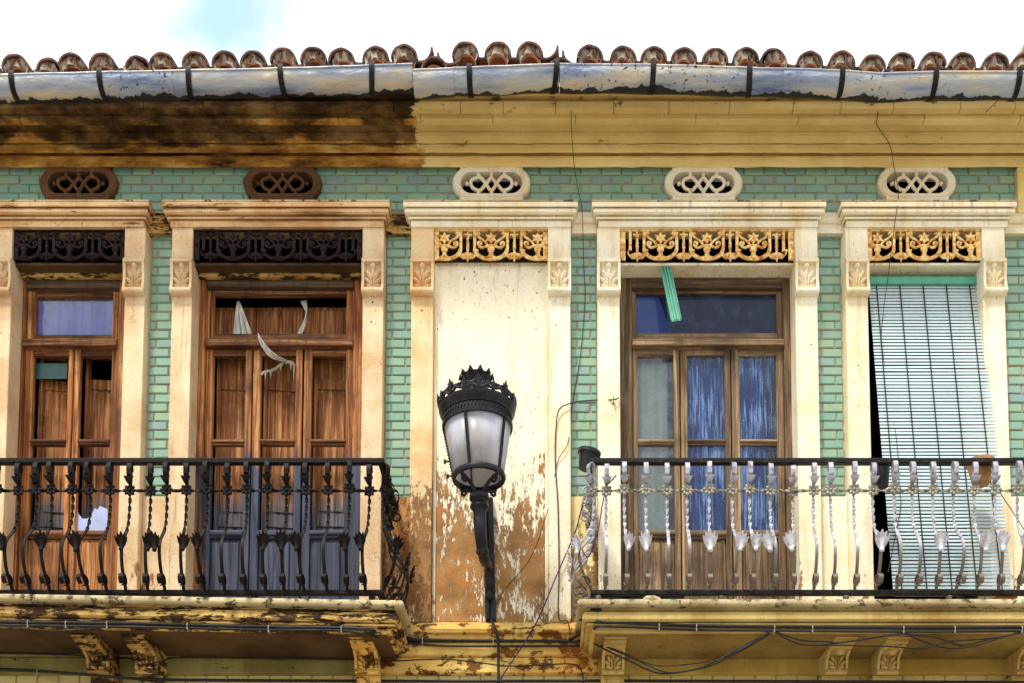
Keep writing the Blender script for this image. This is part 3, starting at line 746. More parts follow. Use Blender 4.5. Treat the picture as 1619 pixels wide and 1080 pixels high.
# ------------------------------------------------------------------ roof
roof_root = empty('roof', (0, 0, 0), house)
Z_GUT = ZZ(112, -.56)
ZR = ze + .045
slope = R(17)
m = MB(); L_ = 2.6
m.add([(XL, -.45, ZR - .008), (XR, -.45, ZR - .008), (XR, -.45 + L_, ZR - .008 + L_ * math.tan(slope)), (XL, -.45 + L_, ZR - .008 + L_ * math.tan(slope))], [(0, 1, 2, 3)])
m.add([(XL, -.45 + L_, ZR), (XR, -.45 + L_, ZR), (XR, -.45 + L_, ZR + L_ * math.tan(slope)), (XL, -.45 + L_, ZR + L_ * math.tan(slope))], [(0, 1, 2, 3)])
m.build('roof_deck', 'clay', roof_root)
def barrel(r0, r1, ln, th, up=1, seg=12, crook=0):
    """half-round clay tile, front end at y=0, rising backwards"""
    m = MB(); vs = []; fs = []; n = 3
    for k in range(n + 1):
        t = k / n; r = r0 + (r1 - r0) * t
        for lay in (0, 1):
            rr = r - lay * th
            for i in range(seg + 1):
                a = math.pi * i / seg
                jit = 1 + (.02 * math.sin(i * 1.7 + crook) if crook else 0)
                vs.append((rr * math.cos(a) * 1.0, ln * t, up * rr * math.sin(a) * .92 * jit))
    w_ = seg + 1
    for k in range(n):
        for i in range(seg):
            a = k * 2 * w_ + i; b = (k + 1) * 2 * w_ + i
            fs.append((a, a + 1, b + 1, b)); fs.append((a + w_, b + w_, b + w_ + 1, a + w_ + 1))
        for i in (0, seg):
            a = k * 2 * w_ + i; b = (k + 1) * 2 * w_ + i; fs.append((a, b, b + w_, a + w_))
    for i in range(seg):
        fs.append((i, i + w_, i + w_ + 1, i + 1)); e = n * 2 * w_; fs.append((e + i, e + i + 1, e + i + 1 + w_, e + i + w_))
    m.add(vs, fs); return m
low_me = [barrel(.07, .064, .42, .011, 1, 12, c).mesh('roof_tile', 'clay_edge', 40) for c in (1.0, 2.3)]
up_me = [barrel(.094, .086, .42, .013, 1, 12, c).mesh('roof_tile', 'clay', 40) for c in (1.0, 2.3, 4.1)]
ch_me = [barrel(.092, .1, .42, .013, -1, 10, c).mesh('roof_tile', 'clay', 40) for c in (1.0, 3.0)]
def plug_mesh(seed):
    rnd = random.Random(seed); m = MB(); seg = 12; vs = []
    for lay, (ro, ri, y) in enumerate(((.083, .072, 0), (.083, .072, .1))):
        for i in range(seg + 1):
            a = math.pi * i / seg
            vs.append((ro * math.cos(a), y + (rnd.uniform(-.018, .014) if not lay else 0), ro * math.sin(a) * .95))
        for i in range(seg + 1):
            a = math.pi * i / seg
            vs.append((ri * .92 * math.cos(a), y + (rnd.uniform(-.02, .012) if not lay else 0), (ri * .86) * math.sin(a) - .045))
    w_ = seg + 1; fs = []
    for i in range(seg):
        fs += [(i, i + 1, w_ + i + 1, w_ + i), (i, 2 * w_ + i, 2 * w_ + i + 1, i + 1), (w_ + i, w_ + i + 1, 3 * w_ + i + 1, 3 * w_ + i)]
    m.add(vs, fs); return m.mesh('mortar_plug', 'plug', 60)
plugs = [plug_mesh(k) for k in range(6)]
cent = [-70, -22, 25, 72, 114, 162, 213, 257, 307, 354, 400, 449, 496, 543, 594, 640, 686, 737, 787, 838, 886, 933, 985, 1035, 1082, 1130, 1180, 1227, 1282, 1331, 1380, 1425, 1474, 1524, 1573, 1620, 1668, 1716]
topy = {72: 6, 213: 6, 686: 15, 737: -9, 787: -9, 838: -9, 886: 17}
gutter_top = [(-300, 122), (0, 119), (150, 115), (300, 112), (400, 110), (500, 107), (590, 104), (652, 102), (653, 111), (740, 108), (800, 105), (880, 102), (1030, 103), (1190, 108), (1330, 112), (1395, 117), (1480, 114), (1619, 114), (1900, 116)]
def gy(px):
    for (a, b), (c, d) in zip(gutter_top, gutter_top[1:]):
        if a <= px <= c: return b + (d - b) * (px - a) / (c - a)
    return 114
YT = -.5
for i, pxc in enumerate(cent):
    x = XX(pxc, 100, YT); zb = ZZ(gy(pxc) if not (653 <= pxc <= 900) else 106, YT) - .012
    up = topy.get(pxc, random.uniform(-2, 2)) * .0045
    rx = slope
    for k in range(3):
        yk = k * .3; zk = yk * math.tan(slope)
        if k == 0:
            o = ob('roof_tile', random.choice(low_me), roof_root, 0, (x, YT + .03, zb + .012 - max(up, 0) * .5 - min(up, 0))); o.rotation_euler = (rx, random.gauss(0, .03), random.gauss(0, .03))
        o = ob('roof_tile', random.choice(up_me), roof_root, 0, (x + random.gauss(0, .004), YT + yk, zb + .056 + zk - up)); o.rotation_euler = (rx, random.gauss(0, .05), random.gauss(0, .04))
        if pxc in (72, 213, 1227) and k == 0: o.rotation_euler[1] += .3 * (1 if pxc != 1227 else -1); o.location[0] += .025 * (1 if pxc != 1227 else -1)
    if pxc not in (686, 886):
        o = ob('mortar_plug', random.choice(plugs), roof_root, 0, (x, YT + .016, zb + .058 - up)); o.rotation_euler = (rx * .5, 0, random.gauss(0, .05))
        if pxc == 787: o.scale = (1, 1, 1)
    if i < len(cent) - 1:
        xm = XX((pxc + cent[i + 1]) / 2, 100, YT)
        for k in range(2):
            o = ob('roof_tile', random.choice(ch_me), roof_root, 0, (xm, YT - .01 + k * .3, zb + .122 + k * .3 * math.tan(slope) - min(topy.get(pxc, 0), 0) * .0045)); o.rotation_euler = (rx, random.gauss(0, .05), random.gauss(0, .03))
# the sloping verge with its row of ridge tiles at the right end
vm = MB(); p0 = PP(1612, 112, -.4)
xv = XX(1622, 60, -.35)
vm.box(xv - .05, xv + .3, -.45, 2.1, ZR, ZR + .2)
for q in range(4): pass
vm.build('verge_wall', 'plug', roof_root, .02)
for q in range(5):
    o = ob('ridge_tile', barrel(.15, .12, .46, .018, 1, 12, 2.0).mesh('ridge_tile', 'plug', 50), roof_root, 0, (xv + .06, -.47 + q * .4, ZR + .2 + q * .4 * math.tan(slope) * .9)); o.rotation_euler = (slope + .1, .05, 0)

# ------------------------------------------------------------------ gutter
gut = empty('gutter', (0, 0, 0), house)
YG, RG = -.575, .088
def gutter_len(pts, name='gutter_channel', fat=1.0):
    m = MB(); seg = 14; vs = []; fs = []
    for px, py in pts:
        c = PP(px, py, YG - RG); x = c.x; zt = c.z
        for lay in (0, 1):
            rr = (RG - lay * .004) * fat; dn = random.gauss(0, .0022)
            for i in range(seg + 1):
                a = math.pi * (i / seg)
                vs.append((x, YG + dn * math.sin(a) + rr * math.cos(a) * -1, zt - rr * math.sin(a) * 1.12 + (0.004 * math.sin(px * .05 + i))))
    w_ = seg + 1
    for k in range(len(pts) - 1):
        a0 = k * 2 * w_; b0 = (k + 1) * 2 * w_
        for i in range(seg): fs += [(a0 + i, a0 + i + 1, b0 + i + 1, b0 + i), (a0 + w_ + i, b0 + w_ + i, b0 + w_ + i + 1, a0 + w_ + i + 1)]
        fs += [(a0, b0, b0 + w_, a0 + w_), (a0 + seg, a0 + seg + w_, b0 + seg + w_, b0 + seg)]
    for e in (0, (len(pts) - 1) * 2 * w_):
        for i in range(seg): fs.append((e + i, e + i + 1, e + w_ + i + 1, e + w_ + i))
    m.add(vs, fs)
    # rolled front bead
    m.tube([(PP(px, py, YG - RG).x, YG - RG, PP(px, py, YG - RG).z) for px, py in pts], .008, 8)
    return m.build(name, 'gutter', gut, 0, 50)
def dens(pts, st=22):
    out = []
    for (a, b), (c, d) in zip(pts, pts[1:]):
        n = max(1, int(abs(c - a) / st))
        for k in range(n): out.append((a + (c - a) * k / n, b + (d - b) * k / n + random.uniform(-.35, .35)))
    return out + [pts[-1]]
gt = gutter_top
sects = [[gt[0], gt[1]], [(0, 119), (150, 115), (271, 112.6)], [(270, 112.2), (400, 110), (500, 107), (590, 104), (652, 101.5)], [(653, 111), (717, 108.6)], [(716, 108.2), (800, 105), (880, 102), (884, 102)],
         [(885, 102), (1030, 103), (1165, 107)], [(1164, 106.6), (1190, 108), (1240, 109.5)], [(1239, 109), (1330, 112), (1395, 117)], [(1394, 116.6), (1480, 114), (1619, 114), (1900, 116)]]
for si, s_ in enumerate(sects): gutter_len(dens(s_), fat=1.03 if si % 2 else 1.0)
for px in (-130, 18, 157, 298, 443, 588, 742, 880, 1033, 1185, 1332, 1480, 1612, 1760):
    m = MB(); c = PP(px, gy(px if px != 652 else 640), YG - RG); pts = []
    lean = random.gauss(0, .012) if px < 1300 else .0
    for i in range(13):
        a = math.pi * (i / 12) - .25
        pts.append((c.x + lean * (1 - math.cos(a)), YG - (RG + .006) * math.cos(a), c.z - (RG + .006) * 1.12 * math.sin(a) + .004))
    pts.append((c.x + 2 * lean, -.46, c.z + .02))
    m.bar(pts, .036, .007)
    m.build('gutter_strap', 'rail_dark', gut, 0, 40)

# ------------------------------------------------------------------ lower wall bands and balconies
for i, (ya, yb, o, mt) in enumerate(((1016, 1037, .075, 'band'), (1039.5, 1065, .055, 'band'))):
    for x0, x1, mt2 in ((XL, XX(600, 1040, -.05), 'band_old'), (XX(600, 1040, -.05), XX(945, 1040, -.05), 'stone'), (XX(945, 1040, -.05), XR, mt)):
        m = MB(); m.prism([(0, ZZ(ya, -o)), (-o, ZZ(ya, -o)), (-o, ZZ(yb - 2, -o)), (-o + .02, ZZ(yb, -o)), (0, ZZ(yb, -o))], x0, x1)
        m.build('wall_band', mt2, house, .005)
x0, x1 = XX(612, 990, -.1), XX(936, 990, -.1)
m = MB(); pr = [(0, 983.5), (.08, 985), (.115, 990), (.125, 994), (.115, 1000), (.085, 1003), (.085, 1011), (.06, 1014), (0, 1014)]
m.prism([(-o, ZZ(y, -o)) for o, y in pr], x0, x1); m.build('string_course', 'stone', house, 0, 35)
# tiles under the bands
mt = MB(); z = ZZ(1066.5, 0)
for r_ in range(3):
    x = XL + (TW / 2 if r_ % 2 else 0)
    while x < XR:
        t = tile_mesh(TW - GRT, TH - GRT); mt.add([(a + x + TW / 2, b, c + z - TH / 2) for a, b, c in t.v], t.f); x += TW
    z -= TH
tag(mt.build('lower_tiles', 'tile_low', house), kind='stuff')
m = MB(); m.box(XL, XR, -.02, 0.002, .13, z); m.build('ground_floor_plaster', 'core', house)

BAL = {}
def slab(px_end, side, y0, y1, mat, sof, x_far):
    """side=+1: open end at the right of the slab"""
    xe = XX(px_end, 970, -.6)
    xa, xb = (x_far, xe) if side > 0 else (xe, x_far)
    b = empty('balcony_slab', (0, 0, 0), house)
    def part(name, prof, mt, bev=.004):
        m = MB(); m.ringwrap(xa, xb, .5, prof, 1 if side < 0 else 0, 1 if side > 0 else 0)
        o = m.build(name, mt, b, bev); return o
    d = (y1 - y0)
    Zq = lambda py, o: ZZ(py, -(.5 + o))
    lip = part('slab_edge', [(.15, Zq(947, .15)), (.165, Zq(949.5, .16)), (.165, Zq(955, .16)), (.15, Zq(958, .15))], 'lip', .006)
    part('moulding', [(.06, Zq(956, .06)), (.06, Zq(959, .06)), (.1, Zq(960, .1)), (.1, Zq(965, .1)), (.08, Zq(966, .08)), (.08, Zq(967.5, .08)), (.115, Zq(968, .11)), (.13, Zq(973, .125)), (.13, Zq(979, .125)), (.115, Zq(983.5, .11)), (.085, Zq(984, .08)), (.085, Zq(985.2, .08)), (.105, Zq(985.8, .1)), (.105, Zq(989, .1)), (.075, Zq(990, .075)), (.07, Zq(999, .07)), (.06, Zq(1001, .06))], mat)
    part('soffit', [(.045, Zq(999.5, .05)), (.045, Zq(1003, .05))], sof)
    # the sooty slab sags towards its free end
    if side > 0:
        for o in b.children:
            for v in o.data.vertices: v.co.z += (xe - v.co.x) * .017 - .006
    return b, xa, xb
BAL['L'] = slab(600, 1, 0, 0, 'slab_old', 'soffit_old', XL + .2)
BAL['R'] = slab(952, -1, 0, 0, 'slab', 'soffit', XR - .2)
# scrolled brackets below
def bracket(px0, px1, mat):
    x0, x1 = XX(px0, 1040, -.2), XX(px1, 1040, -.2); m = MB()
    bp = [(0, 1003.5), (-.5, 1003.5), (-.5, 1008), (-.48, 1010), (-.45, 1011), (-.45, 1015), (-.43, 1017.5), (-.4, 1018.5), (-.4, 1022), (-.36, 1025), (-.3, 1029), (-.25, 1036), (-.225, 1044), (-.215, 1053), (-.225, 1059), (-.24, 1062), (-.225, 1066), (-.15, 1068), (0, 1068)]
    m.prism([(y_, ZZ(p_, y_)) for y_, p_ in bp], x0, x1)
    zt, zb = ZZ(1024, -.25), ZZ(1066, -.225); h = zt - zb
    palmette(m, (x0 + x1) / 2, -.235, zb + h * .52, (x1 - x0) * .95, h * .86, .04)
    m.blob(((x0 + x1) / 2, -.33, ZZ(1029, -.33)), ((x1 - x0) * .22, .04, .03))
    for e in (x0, x1 - .014): m.prism([(-.2, ZZ(1030, -.31)), (-.325, ZZ(1028, -.325)), (-.26, ZZ(1040, -.26)), (-.24, ZZ(1058, -.24)), (-.2, ZZ(1058, -.2))], e - .002, e + .016)
    m.box(x0 - .006, x1 + .006, -.16, 0, ZZ(1068, 0) - .5, ZZ(1068.4, -.16))
    m.build('balcony_bracket', mat, house, 0, 38)
for a, b, mt in ((142, 176, 'slab_old'), (218, 252, 'slab_old'), (563, 598, 'stone'), (952, 986, 'slab'), (1303, 1337, 'slab'), (1384, 1418, 'slab'), (1604, 1640, 'slab')): bracket(a, b, mt)

# ------------------------------------------------------------------ iron valances
def valance(k, lead_star, nstar, mat):
    xa, xb = opening[k]; xa += .004; xb -= .004; z1 = ZZ(361.5, -.085); z0 = ZZ(411, -.085); H = z1 - z0; W = xb - xa
    y0, y1 = -.092, -.078; m = MB()
    m.box(xa, xb, y0 - .004, y1, z1 - .026, z1); m.box(xa, xb, y0 - .012, y1, z1 - .012, z1 - .002)
    ew = .04 if not lead_star else .034
    m.box(xa, xa + ew, y0, y1, z0 - .004, z1 - .027); m.box(xb - ew, xb, y0, y1, z0 - .004, z1 - .027)
    for xx in (xa + ew / 2, xb - ew / 2): m.blob((xx, y0 - .005, z0 + H * .48), (.012, .012, .012))
    U = .345 * (W / 1.29 if not lead_star else W / .84)
    xc = (xa + xb) / 2
    stars = [xc + (i - (nstar - 1) / 2) * U for i in range(nstar)]
    pend = [xc + (i - nstar / 2) * U for i in range(nstar + 1)] if not lead_star else [xc + (i - (nstar - 2) / 2) * U for i in range(nstar - 1)]
    v = m.build('valance', mat, house, .002)
    zt = z1 - .026
    fr = MB()
    for p in pend:
        for s in (-1, 1):
            fr.box(p + s * .05 - .01, p + s * .05 + .01, y0, y1, z0 + H * .3, zt)
            fr.box(p + s * .05 - .012, p + s * .05 + .028 * s + (.0 if s > 0 else .012), y0 - .002, y1, z0 + H * .26, z0 + H * .31)
    R_ = U / 2 - .062
    for sx in stars:
        arc = [(sx + R_ * 1.12 * math.cos(a), -.085, z0 + H * .3 + (H * .29) * math.sin(a)) for a in [math.pi + math.pi * i / 14 for i in range(15)]]
        arc = [p for p in arc if xa + .01 < p[0] < xb - .01]
        fr.tube(arc, .0095, 6); fr.tube([(p[0] * .9 + sx * .1, p[1], p[2] + .012) for p in arc], .005, 6)
    fr.build('scalloped_frame', mat, v, 0, 50)
    for sx in stars:
        st = MB(); zc = z0 + H * .67; ro, ri = .046, .024
        st.plate([(sx + (ro if i % 2 == 0 else ri) * math.sin(math.pi * i / 6), zc + (ro if i % 2 == 0 else ri) * math.cos(math.pi * i / 6)) for i in range(12)], y0 - .006, y1)
        st.blob((sx, y0 - .006, zc), (.012, .01, .012))
        st.blob((sx, -.087, z0 + H * .42), (.042, .016, .017)); st.blob((sx, -.087, z0 + H * .33), (.026, .016, .03)); st.blob((sx, -.087, z0 + H * .15), (.018, .016, .034)); st.blob((sx, -.087, z0 + H * .08), (.04, .013, .012))
        for s in (-1, 1):
            c1 = spline([(sx + s * .012, -.086, z0 + H * .36), (sx + s * .045, -.086, z0 + H * .58), (sx + s * .085, -.086, z0 + H * .7), (sx + s * .104, -.086, z0 + H * .82), (sx + s * .092, -.086, z0 + H * .87), (sx + s * .082, -.086, z0 + H * .8)], 4)
            c2 = spline([(sx + s * .03, -.086, z0 + H * .44), (sx + s * .065, -.086, z0 + H * .38), (sx + s * .092, -.086, z0 + H * .46), (sx + s * .09, -.086, z0 + H * .56), (sx + s * .07, -.086, z0 + H * .53), (sx + s * .075, -.086, z0 + H * .46)], 4)
            for c in (c1, c2):
                c = [p for p in c if xa + .008 < p[0] < xb - .008]
                if len(c) > 3: st.tube(c, .0088, 6)
        st.build('star_motif', mat, v, 0, 45)
    for p in pend:
        pn = MB(); pn.tube([(p, -.085, zt), (p, -.085, z0 + H * .22)], .009, 6)
        pn.box(p - .03, p + .03, y0, y1, zt - .03, zt - .018); pn.blob((p, -.086, zt - .03), (.016, .012, .02)); pn.blob((p, -.086, z0 + H * .52), (.013, .013, .013)); pn.blob((p, -.086, z0 + H * .4), (.012, .012, .03))
        for a in (-1.25, -.7, 0, .7, 1.25): pn.blob((p + math.sin(a) * .028, -.087, z0 + H * .12 - .0 + (1 - math.cos(a)) * .01), (.012, .014, .034), -a)
        for s in (-1, 1):
            pn.tube(spline([(p, -.086, z0 + H * .05), (p + s * .035, -.086, z0 + H * .06), (p + s * .06, -.086, z0 + H * .15), (p + s * .07, -.086, z0 + H * .26)], 4), .006, 6)
        pn.blob((p, -.087, z0 - .003), (.007, .009, .014))
        pn.build('pendant', mat, v, 0, 45)
for k, ls, ns in (('A', True, 3), ('B', False, 3), ('C', True, 3), ('D', False, 3), ('E', True, 3)): valance(k, ls, ns, 'val_dark' if k in 'AB' else 'gilt')
# behind the valances: soffit board, then an added dark lining
for k in 'ABCDE':
    a, b = opening[k]; m = MB(); m.box(a, b, -.06, .3, Z_SOF - .02, Z_SOF - .001)
    if k == 'C': m = MB(); m.box(a, b, -.034, -.001, Z_SOF + .001, Z_SOF + .02)
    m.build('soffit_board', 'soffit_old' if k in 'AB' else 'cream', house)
    if k in 'AB':
        m = MB(); m.box(a, b, .02, .06, ZZ(437, .02), ZZ(426, .02)); m.build('head_moulding', 'slab_old', house, .006)

M['cavity_dark'] = simple('black_cavity_shade', lin(34, 27, 22), .95)  # black that puts the shade of hollows into the surface colour
for k in 'ABCDE':
    a, b = opening[k]; m = MB(); y1_ = .25 if k != 'C' else -.004
    z0_, z1_ = Z_SOF + .001 if k != 'C' else Z_SOF + .021, Z_OPEN - .003
    m.add([(a + .003, -.06, z1_), (b - .003, -.06, z1_), (b - .003, y1_, z1_), (a + .003, y1_, z1_), (a + .003, -.06, z0_), (b - .003, -.06, z0_), (b - .003, y1_, z0_), (a + .003, y1_, z0_)], [(0, 1, 2, 3), (4, 5, 6, 7), (0, 3, 7, 4), (1, 2, 6, 5), (2, 3, 7, 6)])
    m.build('dark_gap_lining', 'cavity_dark', house)  # lining added so the gaps in the valance look black
for vx, vz in vents:
    m = MB(); x0, x1, z0, z1 = vx - VIW - .018, vx + VIW + .018, vz - VIH - .018, vz + VIH + .018
    m.add([(x, y, z) for y in (.045, .5) for x, z in ((x0, z0), (x1, z0), (x1, z1), (x0, z1))], [(0, 1, 5, 4), (1, 2, 6, 5), (2, 3, 7, 6), (3, 0, 4, 7), (4, 5, 6, 7)])
    m.build('dark_vent_lining', 'cavity_dark', house)  # closed dark lining added so the vent holes look black
for px, py, Y in ((750, 430, -.035), (799, 428, -.035), (852, 430, -.035), (734, 441, -.035), (716, 494, -.035), (736, 505, -.035), (805, 502, -.035), (692, 520, -.035), (589, 478, -.09), (594, 491, -.09), (587, 509, -.09), (667, 491, -.09), (665, 509, -.09), (879, 514, -.09), (1357, 578, -.09), (1283, 545, -.09)):
    m = MB(); c_ = PP(px, py, Y); m.blob((0, 0, 0), (random.uniform(.003, .007), .003, random.uniform(.003, .009)), random.uniform(-.6, .6), 7, 4); m.build('fixing_hole_shade', 'cavity_dark', house, 0, 60, c_)
# ------------------------------------------------------------------ balcony doors
def door(key, leaves, transom, head, wv, wh, label, pane_mat, shutters, Y=YF, head_mat='wood_head', glaze=True, jpx=None):
    XD = lambda px, y=Y: XX(px, 640, y)
    oa, obx = opening[key]
    m = MB(); zt = Z_SOF - .021
    jl, jr = XD(jpx[0]), XD(jpx[1])
    m.box(oa, jl, Y, Y + .1, Z_FLOOR, zt); m.box(jr, obx, Y, Y + .1, Z_FLOOR, zt)
    m.box(jl - .014, jl + .0, Y + .03, Y + .1, Z_FLOOR, ZZ(head[1], Y)); m.box(jr, jr + .014, Y + .03, Y + .1, Z_FLOOR, ZZ(head[1], Y))
    d = m.build('door', wv, house, .005)
    m = MB(); m.box(jl, jr, Y - .004, Y + .1, ZZ(head[1], Y), zt); m.build('head_beam', head_mat, d, .006)
    # transom light
    tz1, tz0 = ZZ(head[1], Y), ZZ(534, Y)
    ta, tb, ty1, ty0 = XX(transom[0], 500, Y + .04), XX(transom[1], 500, Y + .04), ZZ(transom[2], Y + .04), ZZ(transom[3], Y + .04)
    bxs('transom_stile', wv, d, .006, [(jl, ta, Y + .035, Y + .08, tz0, tz1), (tb, jr, Y + .035, Y + .08, tz0, tz1)])
    bxs('transom_rail', wh, d, .006, [(ta, tb, Y + .035, Y + .08, ty1, tz1), (ta, tb, Y + .035, Y + .08, tz0, ty0)])
    for q in (ta, tb): pass
    m = MB(); m.prism([(Y + .1, ZZ(534, Y)), (Y + .01, ZZ(534, Y)), (Y - .02, ZZ(537, Y - .02)), (Y - .02, ZZ(546, Y - .02)), (Y + .005, ZZ(549, Y)), (Y + .1, ZZ(549, Y))], jl, jr)
    m.build('transom_bar', wh, d, .006)
    if pane_mat[0]:
        m = MB(); m.box(ta - .01, tb + .01, Y + .055, Y + .059, ty0 - .01, ty1 + .01); m.build('pane', pane_mat[0], d)
    yr = [(551, 562), (694, 703), (838, 851)]
    for li, (a0, a1, b0, b1) in enumerate(leaves):
        xa, xi, xo, xb = XD(a0), XD(a1), XD(b0), XD(b1); ly0, ly1 = Y + .03, Y + .075
        zT = ZZ(551, Y + .03)
        bxs('leaf_stile', wv, d, .006, [(xa + .002, xi, ly0, ly1, Z_FLOOR + .01, zT), (xo, xb - .002, ly0, ly1, Z_FLOOR + .01, zT)])
        for j, (p, q) in enumerate(yr):
            m = MB(); zq, zp = ZZ(q, Y + .03), ZZ(p, Y + .03)
            if j: m.prism([(ly1 - .004, zq), (ly0 + .004, zq), (ly0 + .004, zq + (zp - zq) * .3), (ly0 - .01, zq + (zp - zq) * .4), (ly0 - .01, zq + (zp - zq) * .75), (ly0 + .004, zp), (ly1 - .004, zp)], xi - .002, xo + .002)
            else: m.box(xi - .002, xo + .002, ly0 + .004, ly1 - .004, zq, zp)
            m.build('leaf_rail', wh, d, .004)
        bxs('leaf_rail', wh, d, .005, [(xi - .002, xo + .002, ly0 + .004, ly1 - .004, Z_FLOOR + .01, Z_FLOOR + .12)])
        m = MB(); z0p, z1p = Z_FLOOR + .12, ZZ(851, Y + .03)
        m.box(xi, xo, ly0 + .022, ly1 - .012, z0p, z1p); i_ = .028
        if xo - xi > .12: m.box(xi + i_, xo - i_, ly0 + .008, ly0 + .03, z0p + i_, z1p - i_)
        m.build('panel', wv, d, .008)
        for j in (1, 2):
            pm = pane_mat[1][li][j - 1]
            if pm:
                m = MB(); m.box(xi - .004, xo + .004, ly0 + .02, ly0 + .024, ZZ(yr[j][0], Y + .05) - .004, ZZ(yr[j - 1][1], Y + .05) + .004); m.build('pane', pm, d)
        if shutters:
            sy = Y + .15; w_ = xo - xi + .03; m = MB(); zt_, zb_ = ZZ(560, sy), Z_FLOOR + .05
            def rel(px_y): return ZZ(px_y, sy)
            st = .035
            m.box(0, st, 0, .028, zb_, zt_); m.box(w_ - st, w_, 0, .028, zb_, zt_)
            for p, q in ((556, 566), (599, 615), (812, 832)): m.box(st, w_ - st, .002, .026, rel(q), rel(p))
            for p, q in ((566, 599), (615, 812), (832, 940)):
                if key == 'A' and p == 566: continue
                m.box(st, w_ - st, .012, .02, rel(q), rel(p))
                if q - p > 100: m.box(st + .015, w_ - st - .015, .004, .014, rel(q) + .02, rel(p) - .02)
            ang = shutters[li]
            o = m.build('shutter', 'wood_s', d, .004, None, (xi - .012 if ang >= 0 else xi - .012, sy, 0)); o.rotation_euler[2] = R(ang)
    return d
dA = door('A', [(34, 47, 103, 111), (112, 122, 172, 183)], (57, 178, 471, 530), (437, 455), 'wood_a', 'wood_ah', None, ('glass', [[None, None], [None, None]]), [9, 5], jpx=(34, 183))
dB = door('B', [(322, 334, 385, 396), (397, 410, 465, 476), (478, 491, 545, 557)], (338, 548, 466, 528), (437, 454), 'wood_b', 'wood_bh', None, (None, [[None, None]] * 3), [5, 9, 3], jpx=(322, 557))
gd = 'glass_dirty'
dD = door('D', [(1000, 1009, 1066, 1076), (1077, 1088, 1147, 1157), (1158, 1171, 1229, 1241)], (1006, 1228, 464, 527), (435, 455), 'wood_d', 'wood_dh', None, ('glass_speck', [['glass', 'glass'], [gd, gd], [gd, gd]]), None, jpx=(1000, 1241))
# boards behind the open transom of the second door
m = MB()
xa, xb = XX(330, 500, .25), XX(556, 500, .25); n = 3
for i in range(n):
    a = xa + (xb - xa) * i / n; b = xa + (xb - xa) * (i + 1) / n
    m.box(a + .003, b - .003, .25, .28, ZZ(552, .25), ZZ(486, .25)); m.box(a + .06, b - .06, .24, .26, ZZ(548, .25), ZZ(492, .25))
m.build('transom_shutter', 'wood_a', dB, .004)
# shard of broken glass left in the first door
m = MB(); Yp = YF + .055
poly = [(116, 842), (118, 803), (121, 800), (124, 812), (130, 820), (138, 820), (145, 812), (150, 803), (154, 806), (158, 800), (170, 805), (171, 842)]
m.plate([(XX(a, b, Yp), ZZ(b, Yp)) for a, b in poly], Yp, Yp + .004)
M['shard'] = simple('dusty_glass_shard', lin(176, 188, 232), .3, 0, .5, .4, 8, 0)
m.build('pane', 'shard', dA)
m = MB(); m.box(XX(50, 640, Yp) + .003, XX(101.5, 640, Yp), Yp + .03, Yp + .034, ZZ(599, Yp + .03), ZZ(574, Yp + .03)); M['teal_reflection'] = simple('teal_reflection', lin(54, 96, 94), .25, 0, .5, .6, 9, 0); m.build('pane', 'teal_reflection', dA)  # mirrored teal band put in as a coloured pane

# ------------------------------------------------------------------ curtains and rags
def curtain(name, xa, xb, y, z0, z1, mat, folds, amp, label, group=None, edge=None):
    m = MB(); nx, nz = folds * 8, 10; vs = []
    for j in range(nz + 1):
        t = j / nz
        for i in range(nx + 1):
            s = i / nx; z = z0 + (z1 - z0) * t
            x = xa + (xb - xa) * s
            if edge: x = xa + (xb - xa) * (s * (1 - edge(t)) + edge(t))
            vs.append((x, y + amp * math.sin(s * folds * 2 * math.pi + .7 * math.sin(t * 3)) * (1.1 - .3 * t) + .3 * amp * math.sin(s * folds * 5.3), z))
    fs = [(j * (nx + 1) + i, j * (nx + 1) + i + 1, (j + 1) * (nx + 1) + i + 1, (j + 1) * (nx + 1) + i) for j in range(nz) for i in range(nx)]
    m.add(vs, fs); o = m.build(name, mat, None, 0, 60)
    s = o.modifiers.new('solid', 'SOLIDIFY'); s.thickness = .002
    return tag(o, label, 'curtain', group)
yc = YF + .12
curtain('curtain', XX(50, 500, yc), XX(186, 500, yc), YF + .085, ZZ(536, yc), ZZ(466, yc), 'curtain_blue', 6, .008, 'violet blue curtain behind the small top pane of the narrow orange door')
curtain('curtain', XX(1081, 640, yc), XX(1150, 640, yc), yc, Z_FLOOR + .05, ZZ(556, yc), 'curtain_navy', 3, .007, 'blue curtain behind the middle glass of the grey brown balcony door')
curtain('curtain', XX(1156, 640, yc), XX(1205, 640, yc), yc, Z_FLOOR + .05, ZZ(556, yc), 'curtain_navy', 2, .007, 'blue curtain drawn partly across the glass leaf next to the green blind bay')
curtain('curtain', XX(1003, 640, yc), XX(1056, 640, yc), yc, Z_FLOOR + .05, ZZ(556, yc), 'reflected_pale', 3, .008, 'reflected facade painted pale grey behind the glass leaf nearest the lantern bay')  # folded cloth added in place of the facade mirrored in this leaf
M['reflection'] = cloth('pale_blue_reflection', lin(150, 170, 214), lin(176, 192, 226), (4, 4, 3))
m = MB(); ys = YF + .075  # pale plate added in place of the sky mirrored in the glass
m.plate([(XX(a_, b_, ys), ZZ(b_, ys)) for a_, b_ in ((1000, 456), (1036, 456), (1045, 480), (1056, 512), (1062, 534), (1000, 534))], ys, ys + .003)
tag(m.build('reflection_plate', 'reflection'), 'reflected sky painted pale blue behind one end of the dark top window', 'reflection')
